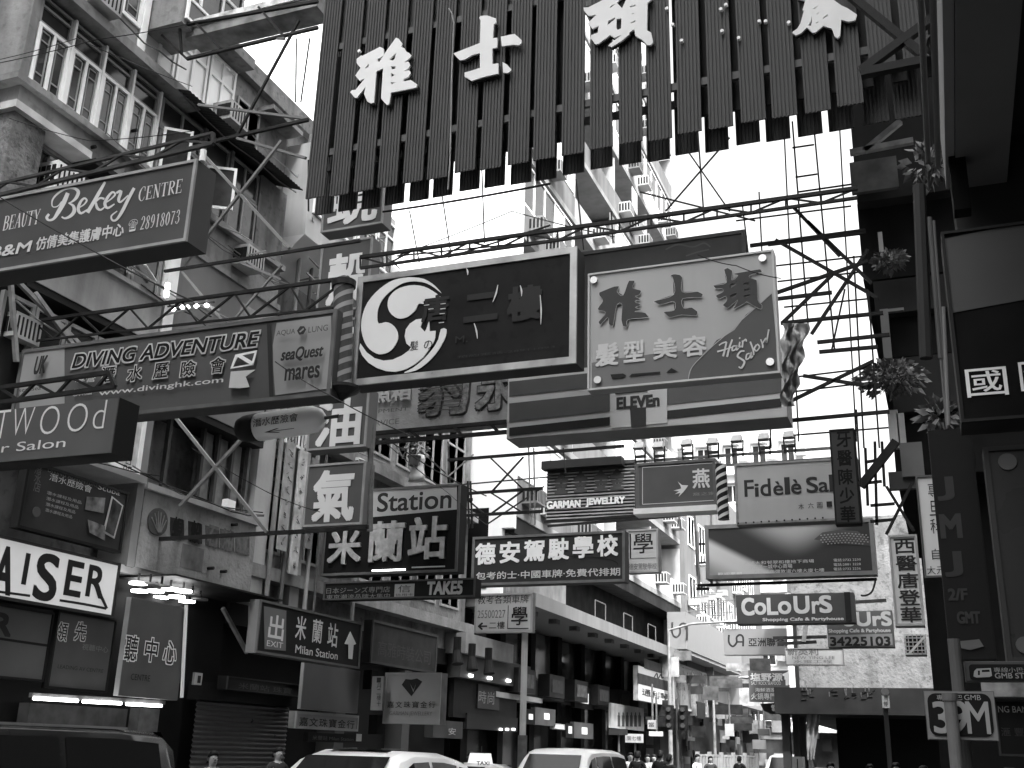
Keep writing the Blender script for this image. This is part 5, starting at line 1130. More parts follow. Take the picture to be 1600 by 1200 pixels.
s = Sign('dark_board', 'unlit dark board with faint raised characters right of the EXIT fascia', 'X', -11.2, (580, 968), (682, 992), (682, 1048), (580, 1042), 0.2, G(0.045, 0.6, 0.4, 3), DARK, G(0.07), 0.05)
s.row('高雅時裝公司', (590, 1024), 672, 24, G(0.08, 0.6))
s = Sign('grey_panel', 'blank grey panel below the EXIT fascia', 'X', -11.6, (473, 1036), (562, 1047), (560, 1113), (473, 1110), 0.08, G(0.15, 0.7, 0.06), G(0.3), None)
s = Sign('shop_board', 'small pale framed shop board with six characters below the blank panel', 'X', -11.7, (461, 1114), (559, 1115), (559, 1142), (461, 1139), 0.15, G(0.32, 0.5, 0.08), STEEL_L, G(0.4), 0.05)
s.row('嘉文珠寶金行', (467, 1134), 553, 14, LET_D, 0.01, space=1.15)
s = Sign('shop_board', 'thin black strip board under the small framed shop board', 'X', -11.65, (481, 1146), (566, 1146), (566, 1160), (481, 1160), 0.1, G(0.012), DARK, None)
s.row('米蘭站 Milan Station', (488, 1156), 552, 7, G(0.1)); s.rect((556, 1158), (565, 1147), G(0.4), 'panel')
s = Sign('lightbox_sign', 'grey jeweller lightbox with a faceted diamond and six characters', 'Y', 21.0, (601, 1050), (689, 1052), (688, 1133), (600, 1130), 0.3, G(0.3, 0.5, 0.08, 2), STEEL_M, G(0.3), 0.045)
s.shape([[(643, 1062), (652, 1060), (660, 1065), (643, 1088), (628, 1070), (634, 1061)], [(640, 1066), (646, 1078), (651, 1066), (646, 1082)]], LET_D, name='diamond_emblem')
for i, ch in enumerate('嘉文珠寶金行'): s.text(ch, (605 + i * 13, 1106), (616 + i * 13, 1096), LET_D)
s.text('GARMAN JEWELLERY', (609, 1119), (676, 1112), LET_M)
s = Sign('vertical_board', 'narrow pale vertical strip of small characters left of the diamond lightbox', 'Y', 20.6, (580, 1056), (599, 1057), (597, 1110), (580, 1110), 0.1, G(0.22), STEEL_M, None)
s.column('一月二樓十', (592, 1058), (592, 1104), 3.5, LET_D)
for i, (x, y) in enumerate(((566, 1055), (575, 1125))): pybox('awning_fold', BLACK, s.root, x, y + 22, x + 15, y - 8, 20.9, 0.3)
# twin boards at the pale block
s = Sign('stacked_board', 'pale stacked music shop board with a black script word, past the canopy', 'X', -10.9, (996, 1036), (1048, 1058), (1048, 1104), (999, 1094), 0.2, G(0.5, 0.5, 0.06), STEEL_L, None)
s.rect((997, 1068), (1049, 1066), LET_D, 'divider'); s.strokes([[(1020, 1062, 1.5), (1026, 1052, 2), (1028, 1060, 2), (1033, 1053, 2), (1034, 1060, 2), (1040, 1054, 1.5), (1047, 1058, 1)]], LET_D); s.row('通利琴行', (1003, 1086), 1056, 11, LET_D, 0.01); s.rect((1006, 1044), (1034, 1038), LET_D, 'panel')
s = Sign('poster_board', 'tall glossy poster wall of pale figures past the music shop board', 'X', -10.85, (1052, 1036), (1104, 1050), (1105, 1117), (1052, 1106), 0.2, G(0.13, 0.3, 0.5, 1.2), STEEL_L, G(0.4), 0.08)
for k in range(4): s.panel(((1056 + k * 12, 1044 + k * 3), (1064 + k * 12, 1050 + k * 3), (1063 + k * 12, 1104 + k * 2), (1055 + k * 12, 1100 + k * 2)), G(0.08 + 0.07 * (k % 3), 0.3, 0.6, 3), 'photo')
s = Plane('X', -10.19)
w_ = [(1050, 972, 3), (1050, 990, 3), (1056, 996, 3), (1062, 990, 3), (1062, 978, 3), (1067, 974, 3), (1073, 979, 3), (1073, 1000, 3)]
L_, R_ = ribbon(w_); vs = []
for p, q in zip(L_, R_): vs += [s.w(*s.uv(p.x, p.y), .01), s.w(*s.uv(q.x, q.y), .01)]
MB().add(vs, [(2*i, 2*i+1, 2*i+3, 2*i+2) for i in range(len(L_) - 1)]).build('monogram', LET_D, Dk)

# ================================================================== sign frames and struts
def L(Y, *pts, w=0.04, kind='chord', mat=None):
    out = []
    for (x0, y0, x1, y1) in pts:
        b = (PY(x0, y0, Y), PY(x1, y1, Y), w, kind); out.append(b + (mat,) if mat else b)
    return out
g_ = 'steel frames holding the signs'
a0, a1, b0, b1 = PY(-70, 304, 8.9), PY(333, 208, 8.9), PY(-70, 322, 8.9), PY(333, 224, 8.9)
truss('sign_truss', 'dark lattice truss above the Bekey sign', [(a0, a1, .035, 'chord'), (b0, b1, .045, 'chord'), (a1, b1, .04, 'brace')] + zigzag(a0, a1, b0, b1, 9, .025), G(0.05, 0.6, 0.3, 5), g_)
a0, a1, b0, b1 = PY(-20, 512, 11.2), PY(545, 434, 11.2), PY(-20, 541, 11.2), PY(520, 481, 11.2)
truss('sign_truss', 'long dark lattice truss above the DIVING ADVENTURE sign', [(a0, a1, .045, 'chord'), (b0, b1, .03, 'chord')] + zigzag(a0, a1, b0, b1, 14, .026), None, g_)
a0, a1, b0, b1 = PY(0, 606, 8.6), PY(170, 582, 8.6), PY(0, 629, 8.6), PY(180, 604, 8.6)
truss('sign_truss', 'small dark truss over the TWOOd sign', [(a0, a1, .045, 'chord'), (b0, b1, .045, 'chord'), (a1, b1, .04, 'brace')] + zigzag(a0, a1, b0, b1, 6, .03), None, g_)
a0, a1, b0, b1 = PY(563, 402, 11.7), PY(1340, 294, 11.7), PY(563, 419, 11.7), PY(1340, 309, 11.7)
truss('sign_truss', 'long thin truss above the emblem sign running right to the lattice', [(a0, a1, .045, 'chord'), (b0, b1, .035, 'chord'), (PY(257, 424, 11.9), PY(563, 376, 11.9), .04, 'chord')] + zigzag(a0, a1, b0, b1, 16, .02, verts=True) + L(11.8, (620, 400, 900, 372), (700, 402, 860, 352), w=.018, kind='brace'), None, g_)
truss('sign_truss', 'bottom frame rods beneath the old plaster sign', L(18.0, (575, 678, 792, 659), (575, 693, 792, 675), w=.07) + L(18.0, (579, 680, 590, 690), (640, 672, 655, 684), (708, 666, 720, 678), (766, 661, 777, 673), w=.06, kind='brace'), None, g_)
truss('sign_truss', 'three-rail lattice between the station sign and the louvred board', L(21.5, (700, 719, 975, 697), (718, 772, 848, 763), (718, 806, 848, 799), (718, 783, 738, 780), w=.06) + L(21.5, (767, 716, 818, 765), (818, 714, 767, 770), (718, 770, 760, 806), (767, 770, 815, 800), (767, 803, 818, 766), (735, 752, 738, 825), (731, 752, 733, 825), w=.035, kind='brace') + L(21.5, (700, 717, 697, 760), (826, 700, 829, 820), (834, 700, 836, 820), (700, 745, 740, 710), w=.03, kind='post', mat=STEEL_L), None, g_)
truss('sign_strut', 'pale crossed struts in front of the dark loggia', L(12.6, (271, 648, 417, 831), (381, 682, 281, 791), w=.045, kind='brace', mat=STEEL_L), None, g_)
truss('sign_bar', 'long dark bar running from the parapet to the gas character box', L(14.6, (200, 845, 500, 829), (500, 829, 575, 823), w=.06), None, g_)
truss('sign_scaffold', 'dark frame holding the slatted sign to the tenement, top centre left', L(12.7, (292, 92, 497, 43), (270, 42, 497, 2), (330, 222, 482, 187), w=.05) + L(12.7, (307, 37, 345, 76), (404, 11, 442, 55), (467, 32, 370, 212), (253, 55, 292, 92), (281, 45, 284, 85), w=.038, kind='brace') + L(12.7, (310, 164, 482, 186), (370, 216, 478, 247), (433, 60, 445, 60), w=.04, kind='brace', mat=G(0.16)) + L(12.7, (484, 60, 470, 160), (463, 60, 462, 160), (482, 250, 482, 330), w=.02, kind='rod'), None, g_)
gp = thing('rusted_gutter_board', 'weathered grey board lying along the top frame left of the slatted sign', 'board', PY(390, 70, 12.9))
p, q = PY(292, 62, 12.9), PY(497, 16, 12.9); zt = PY(292, 48, 12.9).z
box('board', G(0.28, 0.8, 0.5, 3, 0.3), gp, p.x, q.x, 12.85, 13.3, p.z, zt + .1)
box('rim', G(0.6, 0.7, 0.6, 6), gp, p.x, q.x, 12.80, 12.849, zt, zt + .12)
truss('sign_strut', 'crossed pale diagonal rods right of the Bekey sign', L(9.6, (318, 241, 452, 388), (440, 220, 287, 415), w=.032, kind='brace', mat=G(0.22)), None, g_)
truss('sign_strut', 'pale short rods under the second-floor wall beside the diving truss', L(11.9, (285, 425, 347, 500), (300, 470, 345, 485), (375, 410, 440, 437), (440, 415, 365, 500), w=.03, kind='brace', mat=G(0.2)), None, g_)
LT = [(1200, 382, 1352, 363), (1212, 458, 1356, 408), (1220, 505, 1380, 489), (1277, 535, 1390, 523), (1280, 550, 1372, 542), (1236, 657, 1390, 643), (1172, 384, 1352, 360), (1215, 467, 1300, 457)]
DG = [(1212, 375, 1372, 466), (1262, 346, 1362, 443), (1356, 390, 1268, 522), (1233, 628, 1365, 564), (1255, 587, 1350, 602), (1240, 324, 1312, 400), (1222, 505, 1300, 430)]
VT = [(1238, 190, 1263, 512), (1271, 190, 1304, 546), (1334, 400, 1350, 700), (1360, 500, 1374, 700), (1320, 452, 1300, 545), (1338, 640, 1345, 760)]
truss('steel_lattice', 'open steel lattice against the white sky right of the hair salon sign', L(14.0, *LT, w=.045) + L(14.0, *DG, w=.042, kind='brace') + L(14.0, *VT, w=.022, kind='post') + L(14.0, (1238, 231, 1272, 226), (1243, 277, 1277, 272), (1247, 300, 1330, 288), w=.02, kind='rung') + L(13.9, (1360, 500, 1355, 452), w=.03, kind='post'), None, g_)
truss('steel_lattice', 'small dark lattice between the dentist sign and the doctor sign', L(14.2, (1345, 760, 1400, 690), w=.1, kind='brace') + L(14.2, (1353, 755, 1378, 752), (1353, 722, 1378, 718), (1360, 790, 1398, 787), (1352, 700, 1356, 790), (1367, 690, 1370, 820), (1378, 690, 1382, 760), (1385, 760, 1428, 830), (1425, 755, 1385, 835), (1360, 815, 1395, 812), w=.035), None, g_)
truss('sign_scaffold', 'dark diagonal steel arms at the top right over the slatted sign', L(9.2, (1300, -30, 1440, 85), w=.075, kind='brace') + L(9.2, (1345, 112, 1470, 20), (1345, 115, 1446, 95), w=.08, kind='brace', mat=G(0.025)), None, g_)
truss('sign_strut', 'pale riveted struts at the right end of the slatted sign', L(13.4, (1328, 239, 1427, 220), (1351, 236, 1407, 190), w=.075, kind='brace', mat=G(0.32, 0.5, 0.3, 6)), None, g_)
truss('sign_scaffold', 'rods under the photo billboard', L(28.2, (1090, 915, 1370, 905), (1088, 920, 1108, 920), w=.07) + L(28.2, (1110, 700, 1112, 915), (1090, 830, 1092, 918), w=.06, kind='post', mat=FRAME_G) + L(28.2, (1090, 850, 1102, 850), (1090, 880, 1102, 879), w=.05, kind='rung'), None, g_)
truss('sign_scaffold', 'rods behind the US monogram sign', L(33.5, (1208, 997, 1292, 995), (1216, 1006, 1276, 1003), (1336, 941, 1385, 938), w=.09) + L(33.5, (1260, 970, 1256, 1003), w=.12, kind='post', mat=STEEL_L), None, g_)
truss('sign_scaffold', 'dark rods under the louvred board', L(26.8, (856, 822, 1060, 806), (850, 816, 1000, 805), w=.06) + L(26.8, (1060, 800, 1064, 828), (1085, 800, 1090, 900), w=.05, kind='post', mat=STEEL_L), None, g_)

g2 = 'thin bamboo and steel poles against the sky'
rr = random.Random(31)
for i, (lab, bars, Y) in enumerate((('thin vertical scaffold poles behind the lattice, left of the dark block', [(1186, 300, 1205, 700), (1224, 180, 1248, 690), (1312, 200, 1338, 690), (1160, 320, 1172, 420)], 16.5),
                     ('thin level scaffold poles crossing the lattice', [(1170, 420, 1352, 400), (1215, 440, 1345, 425), (1225, 480, 1365, 466), (1235, 590, 1360, 575), (1240, 612, 1372, 596), (1240, 680, 1390, 668), (1150, 345, 1330, 322)], 16.2),
                     ('thin crossed wires under the slatted sign', [(1060, 215, 1140, 330), (1140, 215, 1040, 330), (1090, 200, 1100, 340), (1000, 300, 1180, 345)], 20.0),
                     ('thin poles rising behind the emblem sign', [(690, 300, 705, 400), (640, 330, 655, 410), (752, 240, 757, 380), (900, 280, 912, 390), (955, 330, 958, 380)], 17.0),
                     ('thin poles between the station sign and the plaster sign', [(700, 690, 705, 800), (880, 700, 884, 740), (640, 690, 720, 760), (760, 820, 850, 760), (690, 760, 860, 745)], 24.0))):
    truss('scaffold_poles', lab, L(Y, *bars, w=.022 if Y < 20 else .03, kind='pole'), G(.03, .7, .3, 6), g2, 'scaffold')
# loose cables
for lab, Y, pts, r in (('thin cable crossing the front of the Bekey sign', 8.3, ((-20, 295), (130, 383), (300, 470), (330, 495)), .008),
                       ('thin cable from the diving sign down to the gas boxes', 10.6, ((430, 565), (520, 620), (640, 680)), .007),
                       ('thin cable sagging across the tenement windows', 9.6, ((-10, 100), (150, 62), (330, 30)), .006), ('second thin cable across the casement windows', 9.8, ((-10, 95), (120, 60), (300, 135)), .005),
                       ('cable strung below the lean-to', 9.7, ((15, 185), (140, 220), (300, 205)), .006), ('cable running under the slatted sign', 12.95, ((598, 331), (860, 287)), .018),
                       ('black cable from the station lattice to the old sign', 19, ((560, 655), (680, 735), (760, 775)), .012), ('cable loop beside the doctor sign', 13.5, ((1368, 905), (1362, 925), (1345, 930)), .012),
                       ('cable down the front of the hair salon sign', 10.6, ((1090, 398), (1150, 415), (1220, 435)), .006), ('grey cable hanging off the loggia bar', 14, ((300, 700), (420, 770), (500, 800)), .006),
                       ('thin cable over the pale end wall', 20, ((600, 690), (700, 770), (760, 820)), .01), ('thin cable across the balcony tower', 16, ((620, 400), (800, 330), (960, 370)), .01)):
    cable(lab, [PY(x, y, Y) for x, y in pts], r, 0.02)

# row of hooded floodlights above the swallow and salon signs
rl0, rl1 = PY(985, 722, 26.2), PY(1300, 700, 26.2)
truss('lamp_rail', 'rail carrying the hooded floodlights above the salon signs', [(rl0, rl1, .06, 'rail'), (rl0 - Vector((0, 0, .25)), rl1 - Vector((0, 0, .25)), .05, 'rail')], STEEL_M, None, 'rail')
for i, (x, y) in enumerate(((1000, 699), (1030, 698), (1074, 694), (1114, 692), (1152, 688), (1194, 685), (1233, 682))):
    p = PY(x, y, 26.1); t = thing('floodlight', 'hooded white floodlight, number %s from the left above the swallow and salon signs' % ('one', 'two', 'three', 'four', 'five', 'six', 'seven')[i], 'floodlight', p, 'hooded floodlights above the salon signs')
    w, h = .13, .1
    MB().add([p + Vector(v) for v in ((-w, -.1, -h), (w, -.1, -h), (w * .8, .12, h), (-w * .8, .12, h), (-w * 1.05, -.25, -h * .7), (w * 1.05, -.25, -h * .7), (w * .85, -.05, h * 1.25), (-w * .85, -.05, h * 1.25))], [(0, 3, 2, 1), (4, 5, 6, 7), (0, 1, 5, 4), (1, 2, 6, 5), (2, 3, 7, 6), (3, 0, 4, 7)]).build('housing', FRAME_G, t)
    for sx in (-1, 1): MB().bar(p + Vector((sx * .14, 0, 0)), p + Vector((sx * .12, .02, -.42)), .035).build('bracket', STEEL, t)
    MB().box(p.x - .13, p.x + .13, p.y, p.y + .1, p.z - .26, p.z - .2).build('ballast', G(.1), t)

# ================================================================== lamps and shop fronts on the left pavement
fl = thing('fluorescent_strip', 'row of lit fluorescent tubes under the left shop banners', 'lamp', PX(150, 1100, -11.4))
for x0, y0, x1, y1 in ((53, 1091, 121, 1095), (130, 1096, 189, 1099), (198, 1100, 252, 1103)):
    MB().tube(PX(x0, y0, -11.4), PX(x1, y1, -11.4), 0.024, 10).build('tube', TUBE, fl)
MB().bar(PX(48, 1086, -11.45), PX(256, 1098, -11.45), 0.06).build('batten', STEEL_M, fl)
rl = thing('ring_lamp_cluster', 'cluster of bright disc lamps under the petrol company parapet', 'lamp', (-11.7, 14.9, 3.9))
rr = random.Random(2)
for x, y, on in ((216, 913, 1), (234, 914, 0), (252, 917, 0), (218, 925, 1), (243, 925, 1), (266, 922, 1), (286, 925, 1), (222, 936, 1), (250, 935, 1), (276, 934, 1), (300, 931, 0), (262, 942, 1), (292, 941, 1), (312, 938, 0)):
    p = PZ(x, y, 3.9); MB().tube(p, p + Vector((0, 0, 0.03)), 0.14, 18).build('disc', LAMP if on else G(0.4), rl)
    MB().tube(p + Vector((0, 0, .03)), p + Vector((0, 0, .17)), .02, 6).build('stem', DARK, rl)
box('plate', DARK, rl, -12.4, -11.2, 14.1, 17.2, 4.06, 4.09)
bl_ = thing('bulb_string', 'short row of round bulbs hanging under the grey second-floor wall', 'lamp', PY(290, 482, 11.8))
for x, y in ((271, 483), (285, 480), (293, 480), (307, 478), (323, 477)):
    p = PY(x, y, 11.8); MB().ring(rings_along(p - Vector((0, 0, .03)), Vector((0, 0.001, 1)).normalized(), [(0, .01), (.01, .026), (.03, .036), (.05, .026), (.06, .008)], 10)).build('bulb', LAMP, bl_)
MB().bar(PY(262, 479, 11.85), PY(335, 472, 11.85), .02).build('wire', STEEL, bl_)
tb = PY(261, 453, 11.7); lone(settop(MB().tube(tb - Vector((0, 0, .1)), tb + Vector((0, 0, .1)), .035, 8).build('wall_lamp', LAMP, None), tb), 'small bright lamp on the white pilaster', 'lamp')

sh = thing('roller_shutter', 'dark closed roller shutter between the banner and the framed shop board', 'shutter', (-12.2, 17, 0.13))
y0, y1 = PX(300, 1150, -12.2).y, PX(446, 1150, -12.2).y; zt = PX(370, 1098, -12.2).z
n = 26
for k in range(n):
    z = 0.13 + (zt - 0.13) * k / n
    MB().add([(-12.2, y0, z), (-12.2, y1, z), (-12.165, y1, z + (zt - .13) / n * .5), (-12.165, y0, z + (zt - .13) / n * .5), (-12.2, y0, z + (zt - .13) / n * .96), (-12.2, y1, z + (zt - .13) / n * .96)],
             [(0, 1, 2, 3), (3, 2, 5, 4)]).build('slat', G(0.1, 0.35, 0.2, 4, metal=0.3), sh)
box('hood', G(0.015), sh, -12.4, -12.1, y0, y1, zt, zt + .3)
s = Sign('shop_board', 'dark slanted shop board above the roller shutter', 'X', -11.9, (358, 1058), (470, 1068), (468, 1086), (350, 1080), 0.2, G(0.03, 0.4), DARK, G(0.05), 0.02)
s.row('米蘭站 珠寶', (372, 1076), 455, 10, G(0.1))
s = Sign('meter_box', 'little white notice box on the black wall beside the shutter', 'X', -12.0, (305, 1050), (316, 1052), (316, 1071), (305, 1070), 0.06, G(0.55), STEEL_L, None)
s.rect((308, 1067), (314, 1056), LET_D, 'window')
pl = thing('shop_pilaster', 'pale slanting strut and white edge strip by the left shop entrance', 'strut', PX(300, 1100, -11.9))
MB().bar(PX(348, 950, -11.9), PX(386, 1020, -11.9), .06).build('strut', STEEL_L, pl); MB().bar(PX(394, 945, -11.3), PX(392, 1020, -11.3), .09).build('edge', FRAME_G, pl)
MB().bar(PX(291, 945, -11.25), PX(284, 1090, -11.25), .04).build('edge', FRAME_W, pl)
for lab, x0, y0, x1, y1, v in (('lit shop interior panel behind the black van, left part', 42, 1132, 200, 1108, .07), ('pale shop cabinet at the end of the fluorescent strip', 215, 1140, 250, 1108, .13)):
    q = Plane('X', -12.2); a_, b_ = q.uv(x0, y0), q.uv(x1, y1)
    lone(settop(q.slab(MB(), a_[0], b_[0], 0.13, b_[1], -.2, 0).build('shop_cabinet', G(v, 0.5, 0.4, 4), None), q.w(a_[0], .13)), lab, 'cabinet')
# spot lamps and small lit signs of the shops beneath the canopy
for i, (x, y) in enumerate(((714, 1020), (737, 1030), (763, 1036))):
    p = PY(x, y, 23 + i * .8); t = thing('spot_lamp', ('first', 'second', 'third')[i] + ' black spot lamp from the left over the shop frontage left of the pole', 'lamp', p, 'spot lamps over the shop front')
    MB().tube(p, p + Vector((0, 0, .35)), .09, 10).build('housing', G(0.02), t); MB().tube(p + Vector((.05, -.05, -.25)), p + Vector((0, 0, .05)), .14, 10, .09).build('shade', G(0.02), t)
lb = Plane('X', -12.35)
gl = thing('shop_frontage', 'dim dark shopfront with a tilted poster left of the sign pole', 'shop', (-12.6, 24, .13))
def lbox(par, name, x0, y0, x1, y1, v, d0=-.1, d1=.05, emit=0, pl_=None):
    q = pl_ or lb; a_, b_ = q.uv(x0, y0), q.uv(x1, y1); return q.slab(MB(), a_[0], b_[0], a_[1], b_[1], d0, d1).build(name, G(v, 0.5, 0.3, 2, emit=emit), par)
lbox(gl, 'upper_band', 700, 1020, 778, 1008, .2, d1=.5); lbox(gl, 'band', 703, 1058, 815, 1042, .06, d1=.3); lbox(gl, 'dark_window', 705, 1120, 806, 1060, .02)
lbox(gl, 'poster', 741, 1106, 776, 1074, .06, d0=.05, d1=.1); lbox(gl, 'sign_band', 724, 1138, 804, 1122, .025, d1=.1)
for k in range(3): lbox(gl, 'downlight', 716 + k * 30, 1057 + k * 4, 721 + k * 30, 1054 + k * 4, .9, d0=.3, d1=.35, emit=2.5)
for k in range(3): lbox(gl, 'downlight', 775 + k * 10, 1141, 778 + k * 10, 1138, .9, d0=.1, d1=.14, emit=2)
on_wall(gl, Plane('X', -12.22), '時尚', (747, 1098), (772, 1082), G(0.3))
lbox(gl, 'name_board', 668, 1152, 716, 1128, .05, d0=-.1, d1=.14)
on_wall(gl, Plane('X', -12.2), '安', (700, 1148), (712, 1138), G(0.4))
lc = Plane('X', -12.15)
for i, (lab, x0, y0, x1, y1, v, w0, ww) in enumerate((('black square sign with a pale square, under the canopy', 898, 1105, 928, 1076, .012, (907, 1098, 919, 1084), .4), ('small grey lit sign right of the sign pole', 836, 1132, 868, 1109, .14, (850, 1124, 858, 1115), .7), ('black small sign beside the grey lit one', 822, 1131, 835, 1109, .015, (826, 1124, 832, 1116), .3),
                                                ('grey square lit sign above the white van', 897, 1153, 927, 1131, .13, (909, 1147, 917, 1137), .7), ('narrow black sign left of the grey square sign above the van', 884, 1152, 895, 1131, .015, (888, 1146, 893, 1135), .3), ('pale strip sign between the two lit signs', 866, 1139, 883, 1132, .5, (868, 1138, 880, 1134), .45))):
    t = thing('shop_sign', lab, 'sign', lc.w(*lc.uv(x0, y0))); lbox(t, 'box', x0, y0, x1, y1, v, -.15, 0, pl_=lc); lbox(t, 'mark', *w0[:2], *w0[2:], ww, .001, .02, emit=.2, pl_=lc)
t = thing('poster_sign', 'pale poster with a row of dark standing figures above the crossing', 'sign', PX(985, 1140, -11.6)); q = Plane('X', -11.6)
lbox(t, 'board', 955, 1137, 1006, 1107, .4, -.1, 0, pl_=q)
for k in range(6):
    x = 965 + k * 6.5; a_, b_ = q.uv(x, 1135), q.uv(x + 3.6, 1118); q.slab(MB(), a_[0], b_[0], a_[1], b_[1], .002, .012).build('figure', G(0.06), t)
    c_ = q.uv(x + 1.8, 1116); MB().tube(q.w(*c_, .002), q.w(*c_, .012), .08, 8).build('figure', G(0.06), t)
# hanging name boards and notices far down the left pavement
for i, (lab, Y, x0, y0, x1, y1, v, txt) in enumerate((('white street notice with three characters on a post', 36, 977, 1160, 1004, 1147, .4, '廣七樓'), ('dark notice board left of the white street notice', 35, 951, 1148, 979, 1139, .03, None), ('small white name strip past the street notice', 40, 1014, 1150, 1035, 1143, .5, None), ('pale square board on the far lamp post', 46, 1133, 1150, 1146, 1131, .4, None), ('white oval sign over the far pavement', 50, 1129, 1155, 1139, 1150, .3, None), ('white lantern shaped sign past the canopy', 38, 1012, 1139, 1024, 1125, .35, '當'), ('dark board with white letters near the far van', 48, 1184, 1149, 1202, 1139, .06, None), ('pale small notice near the far van', 49, 1176, 1170, 1196, 1156, .2, None))):
    q = Plane('Y', Y); a_, b_ = q.uv(x0, y0), q.uv(x1, y1); t = thing('hanging_board', lab, 'sign', q.w(*a_)); q.slab(MB(), a_[0], b_[0], a_[1], b_[1], -.12, 0).build('board', G(v, 0.5, 0.15), t)
    if txt: on_wall(t, q, txt, (x0 + 2, y1 + (y0 - y1) * .75), (x1 - 2, y1 + (y0 - y1) * .25), LET_D if v > .2 else LET_W, d=.01)
    MB().tube(q.w((a_[0] + b_[0]) / 2, max(.13, a_[1] - 3) if i in (0, 1) else b_[1], -.15), q.w((a_[0] + b_[0]) / 2, b_[1] + (0 if i in (0, 1) else 1.2), -.15), .035, 6).build('post', STEEL_M, t)
# shop fronts far left (variety of lit and dark pieces)
rr = random.Random(11)
ff = thing('far_shop_row', 'row of small shopfronts and stall signs on the far left pavement', 'shops', (-12, 50.3, .13))
for k in range(46):
    Y = 50.4 + rr.random() * 20; z = .6 + rr.random() * 3; w = .5 + rr.random() * 1.2; h = .3 + rr.random() * .7; X = -12.2 + rr.random() * 1.6
    box('stall_sign', G(rr.choice((.02, .04, .08, .12, .2, .3)), .5, .3, 2), ff, X - .08, X, Y, Y + w, z, z + h)
for k in range(26):
    x = -19 + rr.random() * 15; z = .8 + rr.random() * 2.6; w = .5 + rr.random() * 1.1; h = .25 + rr.random() * .6
    box('stall_sign', G(rr.choice((.02, .05, .1, .15, .25)), .5, .3, 2), ff, x, x + w, 71.3 + rr.random() * .6, 71.95, z, z + h)

for k in range(44):                                   # small boards hung across the far pavement
    Y = 44 + rr.random() * 24; x = PY(1000 + rr.random() * 200, 1100, Y).x
    if x > -6.8: x = -7.5 - rr.random() * 2
    z = 2.2 + rr.random() * 3.2; w = .4 + rr.random() * 1.0; h = .25 + rr.random() * .6
    box('stall_sign', G(rr.choice((.02, .04, .08, .14, .22, .3)), .5, .5, 3), ff, x, x + w, Y, Y + .12, z, z + h)
# ================================================================== street lamps, railing, traffic light
for lab, px, Y, zt, arm in (('thin street lamp standing before the US monogram band', 1048, 40, PY(1048, 985, 40).z, 2.1), ('street lamp with a curved arm at the far bend', 1117, 52, PY(1117, 1068, 52).z, 1.4)):
    b_ = PY(px, 1170, Y); t = thing('street_lamp', lab, 'street lamp', (b_.x, Y, .13), 'street lamps on the left pavement')
    MB().tube((b_.x, Y, .13), (b_.x, Y, zt), .09, 10, .05).build('pole', STEEL_L, t)
    MB().path([Vector((b_.x, Y, zt)), Vector((b_.x + arm * .4, Y, zt + .22)), Vector((b_.x + arm, Y, zt + .28))], .04, 8).build('arm', STEEL_L, t)
    MB().ring([[Vector((b_.x + arm + dx, Y + ry * math.cos(k * 1.047), zt + .27 + rz * math.sin(k * 1.047))) for k in range(6)] for dx, ry, rz in ((-.1, .04, .04), (.1, .14, .08), (.5, .16, .09), (.75, .05, .04))]).build('lamp_head', FRAME_G, t)
b_ = PY(1059, 1170, 38); t = thing('traffic_light', 'dark traffic signal on a thin post before the far crossing', 'traffic light', (b_.x, 38, .13))
MB().tube((b_.x, 38, .13), (b_.x, 38, 3.4), .05, 8).build('post', G(.06), t)
for dx in (-.36, .12): box('head', G(.012), t, b_.x + dx, b_.x + dx + .24, 37.8, 38.1, 2.4, 3.2)
for dx in (-.24, .24):
    for k in range(3): MB().tube((b_.x + dx, 37.8, 2.54 + k * .26), (b_.x + dx, 37.74, 2.54 + k * .26), .08, 10).build('lens', G(.05, .2), t)
p0, p1 = PY(1090, 1180, 44), PY(1182, 1182, 46)
t = thing('pavement_railing', 'pale pavement railing of upright bars along the far kerb', 'railing', (p0.x, p0.y, .0))
for k in range(21):
    q = lerp(p0, p1, k / 20); MB().bar((q.x, q.y, .1), (q.x, q.y, 1.75 if k % 4 == 0 else 1.6), .14 if k % 4 == 0 else .09).build('bar', FRAME_G, t)
for z in (.35, 1.62): MB().bar((p0.x, p0.y - .002, z), (p1.x, p1.y - .002, z), .08).build('rail', STEEL_L, t)
t = thing('road_sign', 'small white plate and round sign on a dark post in the arcade mouth', 'sign', PY(1384, 1180, 24))
b_ = PY(1384, 1110, 24); MB().bar((b_.x, 24, .13), (b_.x, 24, PY(1382, 1080, 24).z), .09).build('post', G(.05), t)
pybox('plate', FRAME_W, t, 1379, 1106, 1389, 1086, 23.9, .03); q = Plane('Y', 23.9); on_wall(t, q, '迴', (1381, 1093), (1387, 1087), LET_D, d=.01); on_wall(t, q, '停', (1381, 1103), (1387, 1096), LET_D, d=.01)
c_ = PY(1383, 1081, 23.9); MB().tube(c_, c_ + Vector((0, -.02, 0)), .075, 14).build('disc', FRAME_G, t)
t = thing('utility_cabinet', 'pale grey two-door street cabinet at the arcade corner', 'cabinet', PY(1245, 1195, 29)); p, q = PY(1237, 1182, 29), PY(1254, 1182, 29)
box('body', FRAME_G, t, p.x, q.x, 29, 29.4, .13, p.z); box('door_gap', DARK, t, (p.x + q.x) / 2 - .012, (p.x + q.x) / 2 + .012, 28.995, 29, .2, p.z - .05)
s = Sign('wire_grid_sign', 'wire cage air conditioner bracket under the doctor sign', 'Y', 14.5, (1413, 992), (1446, 990), (1447, 1022), (1414, 1024), 0.3, G(0.02), STEEL_L, FRAME_W, 0.02, cat='bracket')
